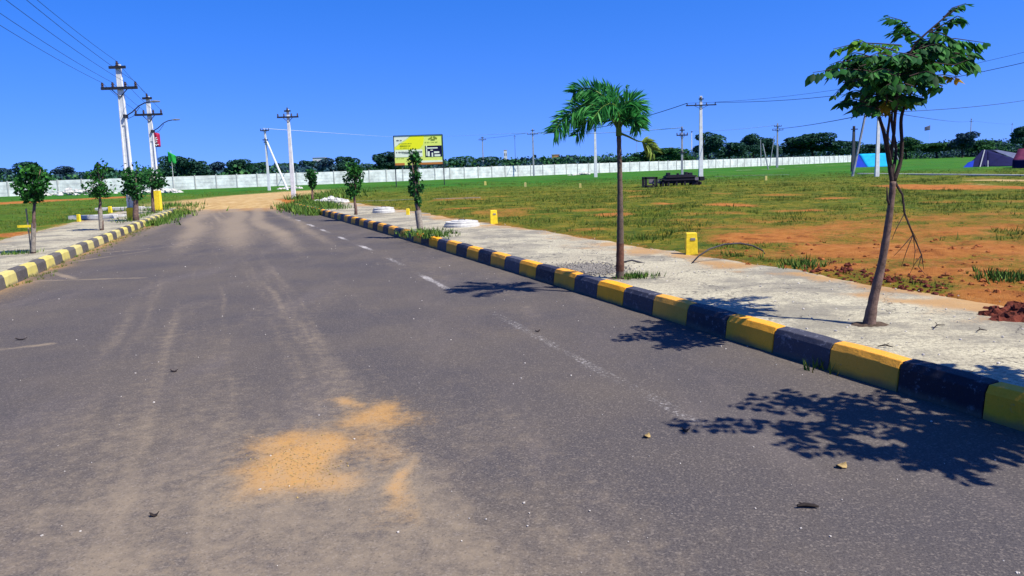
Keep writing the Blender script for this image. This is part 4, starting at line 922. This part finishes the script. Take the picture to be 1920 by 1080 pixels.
# ------------------------------------------------------------------ the near tree and its neighbour outside the frame
TX,TY=G(1630,606)
def near_tree(label,mirror=False):
    b0=Vector((TX,TY,.205)); e=empty('young_tree',b0,label,'young tree','young broad leaved trees on the right pavement')
    def P(px,py,dy=0.): return at(px,py,TY+dy)-b0
    def limb(pts,rads,name='limb',mat='barkd',n=8):
        m=MB(); Q=[]; R2=[]; E=[pts[0]*2-pts[1]]+pts+[pts[-1]*2-pts[-2]]; k4=5
        for i in range(1,len(E)-2):
            for k in range(k4):
                t=k/k4; Q.append(.5*((2*E[i])+(-E[i-1]+E[i+1])*t+(2*E[i-1]-5*E[i]+4*E[i+1]-E[i+2])*t*t+(-E[i-1]+3*E[i]-3*E[i+1]+E[i+2])*t**3)); R2.append((rads[i-1]*(1-t)+rads[i]*t)*random.uniform(.94,1.06))
        Q.append(pts[-1]); R2.append(rads[-1]); m.tube(Q,R2,n); return m.build(name,M[mat],e,smooth=True)
    base=P(1628,606); base.z=-.05
    limb([base,P(1638,560),P(1652,500),P(1664,430),P(1672,370),P(1674,340)],[.056,.040,.034,.029,.026,.025],'trunk','bark')
    limb([P(1674,350),P(1666,300),P(1657,250),P(1645,205),P(1645,165),P(1625,150)],[.020,.016,.013,.011,.008,.005])
    limb([P(1676,340),P(1688,305,.02),P(1691,270,.03),P(1690,220,.04),P(1705,180,.05),P(1722,150,.05),P(1735,100,.05)],[.019,.016,.015,.014,.012,.009,.005])
    limb([P(1669,300),P(1676,250,-.03),P(1680,200,-.05),P(1690,140,-.05),P(1712,90,-.05),P(1745,55,-.05),P(1800,10,-.05)],[.014,.013,.012,.011,.010,.007,.003])
    limb([P(1668,290),P(1655,240,.06),P(1640,200,.1),P(1610,170,.12)],[.014,.012,.010,.004])
    limb([P(1671,310),P(1664,260,-.08),P(1668,210,-.1),P(1655,150,-.12)],[.012,.011,.009,.004])
    limb([P(1673,330),P(1680,280,.1),P(1672,225,.15),P(1680,150,.2)],[.014,.012,.010,.004])
    # hanging dead branch with its twigs
    m=MB(); dead=[P(1676,338),P(1692,365,-.03),P(1696,400,-.05),P(1712,440,-.08),P(1728,478,-.1),P(1732,505,-.1)]
    m.tube(dead,[.012,.010,.009,.007,.005,.002],6)
    for a,b,c in((2,(1680,430),(1672,450)),(3,(1700,470),(1690,500)),(3,(1716,470),(1712,500)),(4,(1722,500),(1735,515)),(2,(1706,425),(1720,450)),(4,(1715,495),(1705,515)),(3,(1693,462),(1676,480))):
        m.tube([dead[a],P(*b,-.09),P(*c,-.09)],[.004,.003,.0015],4)
    m.build('dead_branch',M['barkd'],e,smooth=True)
    m=MB(); m.tube([P(1671,390),P(1664,375,-.02),P(1663,350,-.03)],[.012,.010,.004],6); m.build('broken_stub',M['barkd'],e,smooth=True)
    # leafy sprays: (path, material, leaf length, pairs, droop)
    S=[([(1700,100,0),(1740,80,-.05),(1790,72,-.1),(1846,80,-.12)],'leafT',.105,20,.9),
       ([(1700,100,.1),(1745,88,.1),(1790,88,.15),(1836,98,.2)],'leafK',.10,18,.9),
       ([(1745,60,-.05),(1775,42,-.05),(1795,30,-.05),(1808,34,-.05)],'leafT',.085,12,.7),
       ([(1745,55,0),(1768,35,0),(1785,15,0),(1812,6,0)],'leafT',.075,13,.6),
       ([(1730,75,0),(1705,55,0),(1690,38,0),(1662,30,0)],'leafT',.085,16,.5),
       ([(1735,75,.1),(1715,62,.15),(1700,52,.2),(1685,45,.2)],'leafK',.09,10,.6),
       ([(1690,85,-.05),(1650,82,-.1),(1610,80,-.12),(1562,92,-.15)],'leafL',.090,20,.6),
       ([(1680,95,-.15),(1640,88,-.2),(1610,74,-.25),(1600,76,-.25)],'leafL',.080,12,.6),
       ([(1670,115,.1),(1640,105,.1),(1610,108,.1),(1575,118,.1)],'leafT',.095,14,.7),
       ([(1665,140,-.1),(1620,132,-.15),(1575,128,-.2),(1524,136,-.25)],'leafK',.110,20,1.1),
       ([(1660,150,.1),(1620,145,.1),(1590,150,.15),(1562,180,.15)],'leafK',.075,12,.9),
       ([(1650,175,0),(1630,180,0),(1615,190,0),(1606,204,0)],'leafK',.09,14,.9),
       ([(1710,125,0),(1755,110,0),(1800,108,0),(1832,122,0)],'leafK',.105,16,.9),
       ([(1715,120,-.15),(1750,118,-.2),(1790,122,-.2),(1815,112,-.2)],'leafT',.10,14,.8),
       ([(1718,150,-.05),(1745,142,-.08),(1770,140,-.1),(1796,144,-.1)],'leafY',.085,10,.6),
       ([(1665,185,-.1),(1662,192,-.12),(1660,200,-.12),(1664,206,-.12)],'leafY',.08,8,.7),
       ([(1725,140,.05),(1728,150,.05),(1732,160,.05),(1735,172,.05)],'leafT',.07,6,.8),
       ([(1690,190,0),(1700,192,0),(1708,190,0),(1714,188,0)],'leafL',.08,8,.6),
       ([(1730,85,.3),(1760,85,.4),(1790,92,.5),(1815,100,.6)],'leafK',.10,14,.9),
       ([(1700,70,.2),(1690,60,.35),(1680,58,.5),(1670,60,.6)],'leafT',.09,10,.7),
       ([(1740,60,-.2),(1765,62,-.3),(1780,70,-.4),(1800,84,-.45)],'leafT',.09,12,.8),
       ([(1790,100,0),(1805,100,0),(1820,108,0),(1830,125,0)],'leafK',.12,7,1.)]
    rr=random.Random(5)
    for k in range(56):     # short inner sprays that fill the middle of the crown
        u=rr.uniform(0,1); cxp=1600+u*150+rr.gauss(0,8); cyp=rr.uniform(95,198)-(u-.3)*40; dy=rr.uniform(-.5,.5); a=rr.choice((-1,1))
        S.append(([(cxp-a*18,cyp+6,dy),(cxp,cyp,dy),(cxp+a*16,cyp-3,dy*1.15),(cxp+a*34,cyp+4,dy*1.3)],rr.choice(('leafK','leafT','leafK')),.088,12,.9))
    byM={}
    tw=MB(); S=[(a_,b_,c_*1.0,int(d_*1.1),e_) for a_,b_,c_,d_,e_ in S]
    for path,mt,ls,prs,dr in S:
        Q=[P(*p) for p in path]; tw.tube(Q,[.006,.005,.0035,.002],4)
        V,Fs=byM.setdefault(mt,([],[]))
        for k in range(prs):
            t=(k+.5)/prs*3; i=min(2,int(t)); p=Q[i].lerp(Q[i+1],t-i); tg=(Q[i+1]-Q[i]).normalized(); sd_=tg.cross(Vector((0,0,1))).normalized()
            for sg in(-1,1):
                d=(sd_*sg*rr.uniform(.3,1)+tg*rr.uniform(.1,.7)-Vector((0,0,dr*rr.uniform(.3,1.1)))).normalized(); l=ls*rr.uniform(.7,1.15)
                wv=d.cross(Vector((rr.uniform(-.5,.5),rr.uniform(-.5,.5),1))).normalized(); nn=d.cross(wv); wd=l*.29
                o=len(V); st=p+d*.012
                V+=[st,st+d*l*.3+wv*wd*.85+nn*wd*.22,st+d*l*.62+wv*wd*.8+nn*wd*.2-Vector((0,0,l*.03)),st+d*l-Vector((0,0,l*.10)),st+d*l*.62-wv*wd*.8+nn*wd*.2-Vector((0,0,l*.03)),st+d*l*.3-wv*wd*.85+nn*wd*.22,st+d*l*.3,st+d*l*.62-Vector((0,0,l*.03))]
                Fs+=[(o,o+6,o+1),(o,o+5,o+6),(o+1,o+6,o+7),(o+6,o+5,o+4),(o+1,o+7,o+2),(o+6,o+4,o+7),(o+2,o+7,o+3),(o+7,o+4,o+3)]
    tw.build('twigs',M['barkd'],e)
    lab={'leafK':'dark green foliage','leafT':'mid green foliage','leafL':'fresh bright green foliage','leafY':'yellowing foliage'}
    for mt,(V,Fs) in byM.items():
        o=fastmesh('foliage',np.array([tuple(v) for v in V]),np.array(Fs),M[mt],e); o['label']=lab[mt]
    return e
nt_=near_tree('young tree with leaning trunk and broad drooping leaves on the right pavement')
def copy_tree(o,parent=None):
    c=o.copy(); COL.objects.link(c); c.parent=parent
    for ch in o.children: copy_tree(ch,c)
    return c
n2=copy_tree(nt_); n2['label']='young tree outside the right edge whose large shadow falls on the road'
n2.location=(4.22,3.28,.205); n2.rotation_euler=(0,0,2.5); n2.scale=(1.35,1.35,1.05)
# bare soil ring and cut around the near tree and palm
for (x,y,r_,lab) in ((TX,TY,.17,'round soil pit in the concrete at the foot of the leaning young tree'),(PX,PY,.16,'soil pit in the concrete at the foot of the palm')):
    m=MB(); n=28; vs=[(0,0,.012)]; q=random.Random(3)
    for k in range(n):
        a=2*math.pi*k/n; kk=r_*(1+.25*q.random()); vs.append((kk*math.cos(a)*1.1,kk*math.sin(a)*.75,-.03+.008*q.random()))
    for k in range(n):
        a=2*math.pi*k/n; kk=r_*.6; vs.append((kk*math.cos(a)*1.1,kk*math.sin(a)*.75,.002+.014*q.random()))
    m.add(vs,[(0,1+n+k,1+n+(k+1)%n) for k in range(n)]+[(1+k,1+(k+1)%n,1+n+(k+1)%n,1+n+k) for k in range(n)])
    o=m.build('soil_pit',plain('pit_soil',L(.10,.07,.05),.95,.5,20,bump=.02)); o.location=(x,y,.205); tag(o,lab,'soil pit')
# ------------------------------------------------------------------ far trees
def crown_mesh(name,seed,mat,n=5200,ls=.55):
    r=np.random.RandomState(seed); C=[]; k=16
    for i in range(k):
        a=r.rand()*6.283; q=r.rand()**.6*.72; z=r.uniform(-.45,.62); s=r.uniform(.30,.48)*(1-.2*abs(z))
        C.append(inball(n//k,seed*7+i,(q*math.cos(a)*math.sqrt(max(.1,1-z*z)),q*math.sin(a)*math.sqrt(max(.1,1-z*z)),z),(s,s,s*.85),.45))
    C=np.concatenate(C); V,Fa=leaves(C,.10,.1,.8,seed=seed)
    me=fastmesh(name,V,Fa,mat).data; o=[q for q in COL.objects if q.data==me][0]; COL.objects.unlink(o); bpy.data.objects.remove(o); return me
CM=[crown_mesh('crown',31+i,M[mt]) for i,mt in enumerate(('far1','far2','far3','far1','far2','far1'))]
mt_=MB(); mt_.tube([(0,0,-.2),(.02,0,.3),(-.02,.02,.65),(.05,0,1.)],[.07,.05,.045,.03],7); to=mt_.build('trunk',M['barkd']); TM=to.data; COL.objects.unlink(to); bpy.data.objects.remove(to)
def far_tree(px,pytop,wpx,Yd,kind,label,asp=1.,pbase=None):
    p=at(px,pytop,Yd); w_=wpx/F*Yd/2; h=p.z-.17; e=empty('field_tree',(p.x,Yd,.17),label,'tree','trees beyond the white wall')
    ch=h*.78; 
    t=bpy.data.objects.new('trunk',TM); COL.objects.link(t); t.parent=e; t.scale=(w_*.9+1,w_*.9+1,h*.55)
    c=bpy.data.objects.new('crown',CM[kind]); COL.objects.link(c); c.parent=e; c.location=(0,0,h-ch/2*.97); c.scale=(w_*1.25,w_*1.1,ch/2*1.06); c.rotation_euler=(0,0,random.uniform(0,6))
    return e
FT=[(18,314,60,130,2,'low bluish tree at the far left edge beyond the wall'),(66,300,66,125,0,'round tree beyond the wall behind the nearest left small tree'),
(127,311,56,135,2,'low bluish tree beyond the wall between the first two left small trees'),(205,312,60,130,1,'tree beyond the wall just right of the second left small tree'),
(325,288,74,118,0,'dark tree beyond the wall behind the green flag'),(372,300,60,120,3,'dark low tree right of the green flag'),
(405,303,50,126,2,'bluish tree left of the propped white pole'),(452,296,64,122,0,'broad dark tree just left of the propped white pole'),(490,302,50,128,3,'dark tree hidden behind the propped pole'),
(530,303,50,125,0,'dark tree between strut and crossarm pole at the road end'),(572,299,44,128,3,'dark tree right of the crossarm pole at the road end'),(610,296,50,130,2,'bluish tree above the farthest small street tree'),
(653,290,46,132,0,'tall dark tree behind the oval crowned street tree'),(694,306,40,140,1,'green low tree left of the billboard'),(728,284,76,130,5,'very dark broad tree at the left side of the billboard'),
(800,300,80,145,3,'dark tree behind the bottom of the billboard'),(862,292,74,140,1,'green rounded tree at the right side of the billboard'),(905,292,56,150,0,'dark green tree behind the grey pole by the billboard'),
(955,298,70,165,2,'low bluish tree right of the thin dark pole'),(1018,299,64,170,3,'low dark tree right of the single crossarm pole'),(1062,292,60,175,2,'greyish sparse tree left of the bare white pole'),(1095,299,50,165,3,'dark low tree at the bare white pole'),
(1150,296,70,170,0,'dark tree behind the palm trunk'),(1205,283,66,165,1,'green tree right of the palm trunk beyond the wall'),(1245,274,78,165,4,'sloping bright green tree between palm and dark slim pole'),(1280,285,50,175,1,'green low tree behind the dark slim pole'),
(1328,247,70,180,5,'tall very dark tree behind the tallest field pole'),(1368,264,70,190,0,'dark green tree right of the tallest field pole'),(1413,250,56,195,5,'dark rounded tree left of the leaning props'),(1446,256,50,200,0,'dark tree behind the leaning props'),
(1485,256,60,205,3,'dark tree right of the leaning props'),(1525,247,100,205,0,'widest dark tree between leaning props and cyan tent'),(1580,262,56,215,3,'dark tree left of the cyan tent'),
(1640,268,70,215,0,'dark tree behind the cyan tent'),(1700,256,60,220,1,'green tree just right of the near tree trunk'),(1757,265,70,215,4,'green low tree behind the slender flag mast'),(1806,247,54,210,2,'tall bluish tree left of the pole behind the dark tent'),(1836,262,50,225,1,'green tree right above the dark tent'),
(1868,262,56,240,2,'hazy blue tree between the two right edge poles'),(1922,236,56,190,5,'dark tree at the right edge behind the maroon tent')]
for t in FT: far_tree(*t)
# low scrub mass that closes the view below the crowns
q=np.random.RandomState(8); C=[]; 
for k in range(900):
    px=q.uniform(-250,2200); f=np.clip((px-900)/700,0,1); Yd=(118+q.uniform(0,30))*(1-f)+(225+q.uniform(0,40))*f+(18 if px>600 else 0)*(1-f); p=at(px,330-px*.02,Yd); hh=(2.0+q.rand()*1.5)*(1+.6*f)
    C.append(inball(110,k,(p.x,Yd,hh*.5),(3.2*(1+.5*f),2.,hh*.6),.3))
C=np.concatenate(C); V,Fa=leaves(C,.6,.1,.8,seed=4); V[:,2]=np.maximum(V[:,2],.05)
o=fastmesh('scrub',V,Fa,[M['far1'],M['far3'],M['far2']],mi=(np.arange(len(Fa))//110)%3); tag(o,'dark continuous scrub beyond the white wall',None,None,'stuff')
# far buildings
def building(px,py0,py1,wpx,Yd,mat,label,kind=0):
    a=at(px,py1,Yd); t=at(px,py0,Yd); w_=wpx/F*Yd; h=t.z; e=empty('building',(a.x,Yd,.1),label,'building')
    m=MB(); m.box((0,0,h/2),(w_,w_*.8,h)); m.build('wall',mat,e); m=MB(); m.box((0,0,h+.12),(w_*1.06,w_*.86,.25)); m.build('roof',M['concd'],e)
    for sx in(-.25,.25):
        m=MB(); m.box((sx*w_,-w_*.4-.02,h-1.3),(w_*.16,.06,.9)); m.build('window',M['win'],e)
building(112,322,335,9,165,M['bldg'],'tiny white building among the trees left of the second small tree')
building(948,283,300,6,260,M['bldg'],'slim white far tower block right of the thin dark pole')
building(1042,291,300,14,280,M['bldo'],'tiny orange building over the trees right of the single crossarm pole')
building(600,297,305,22,300,M['bldg'],'pale flat building just showing over the trees at the road end')
building(1258,278,285,6,300,M['bldo'],'small orange building above the sloping green tree')
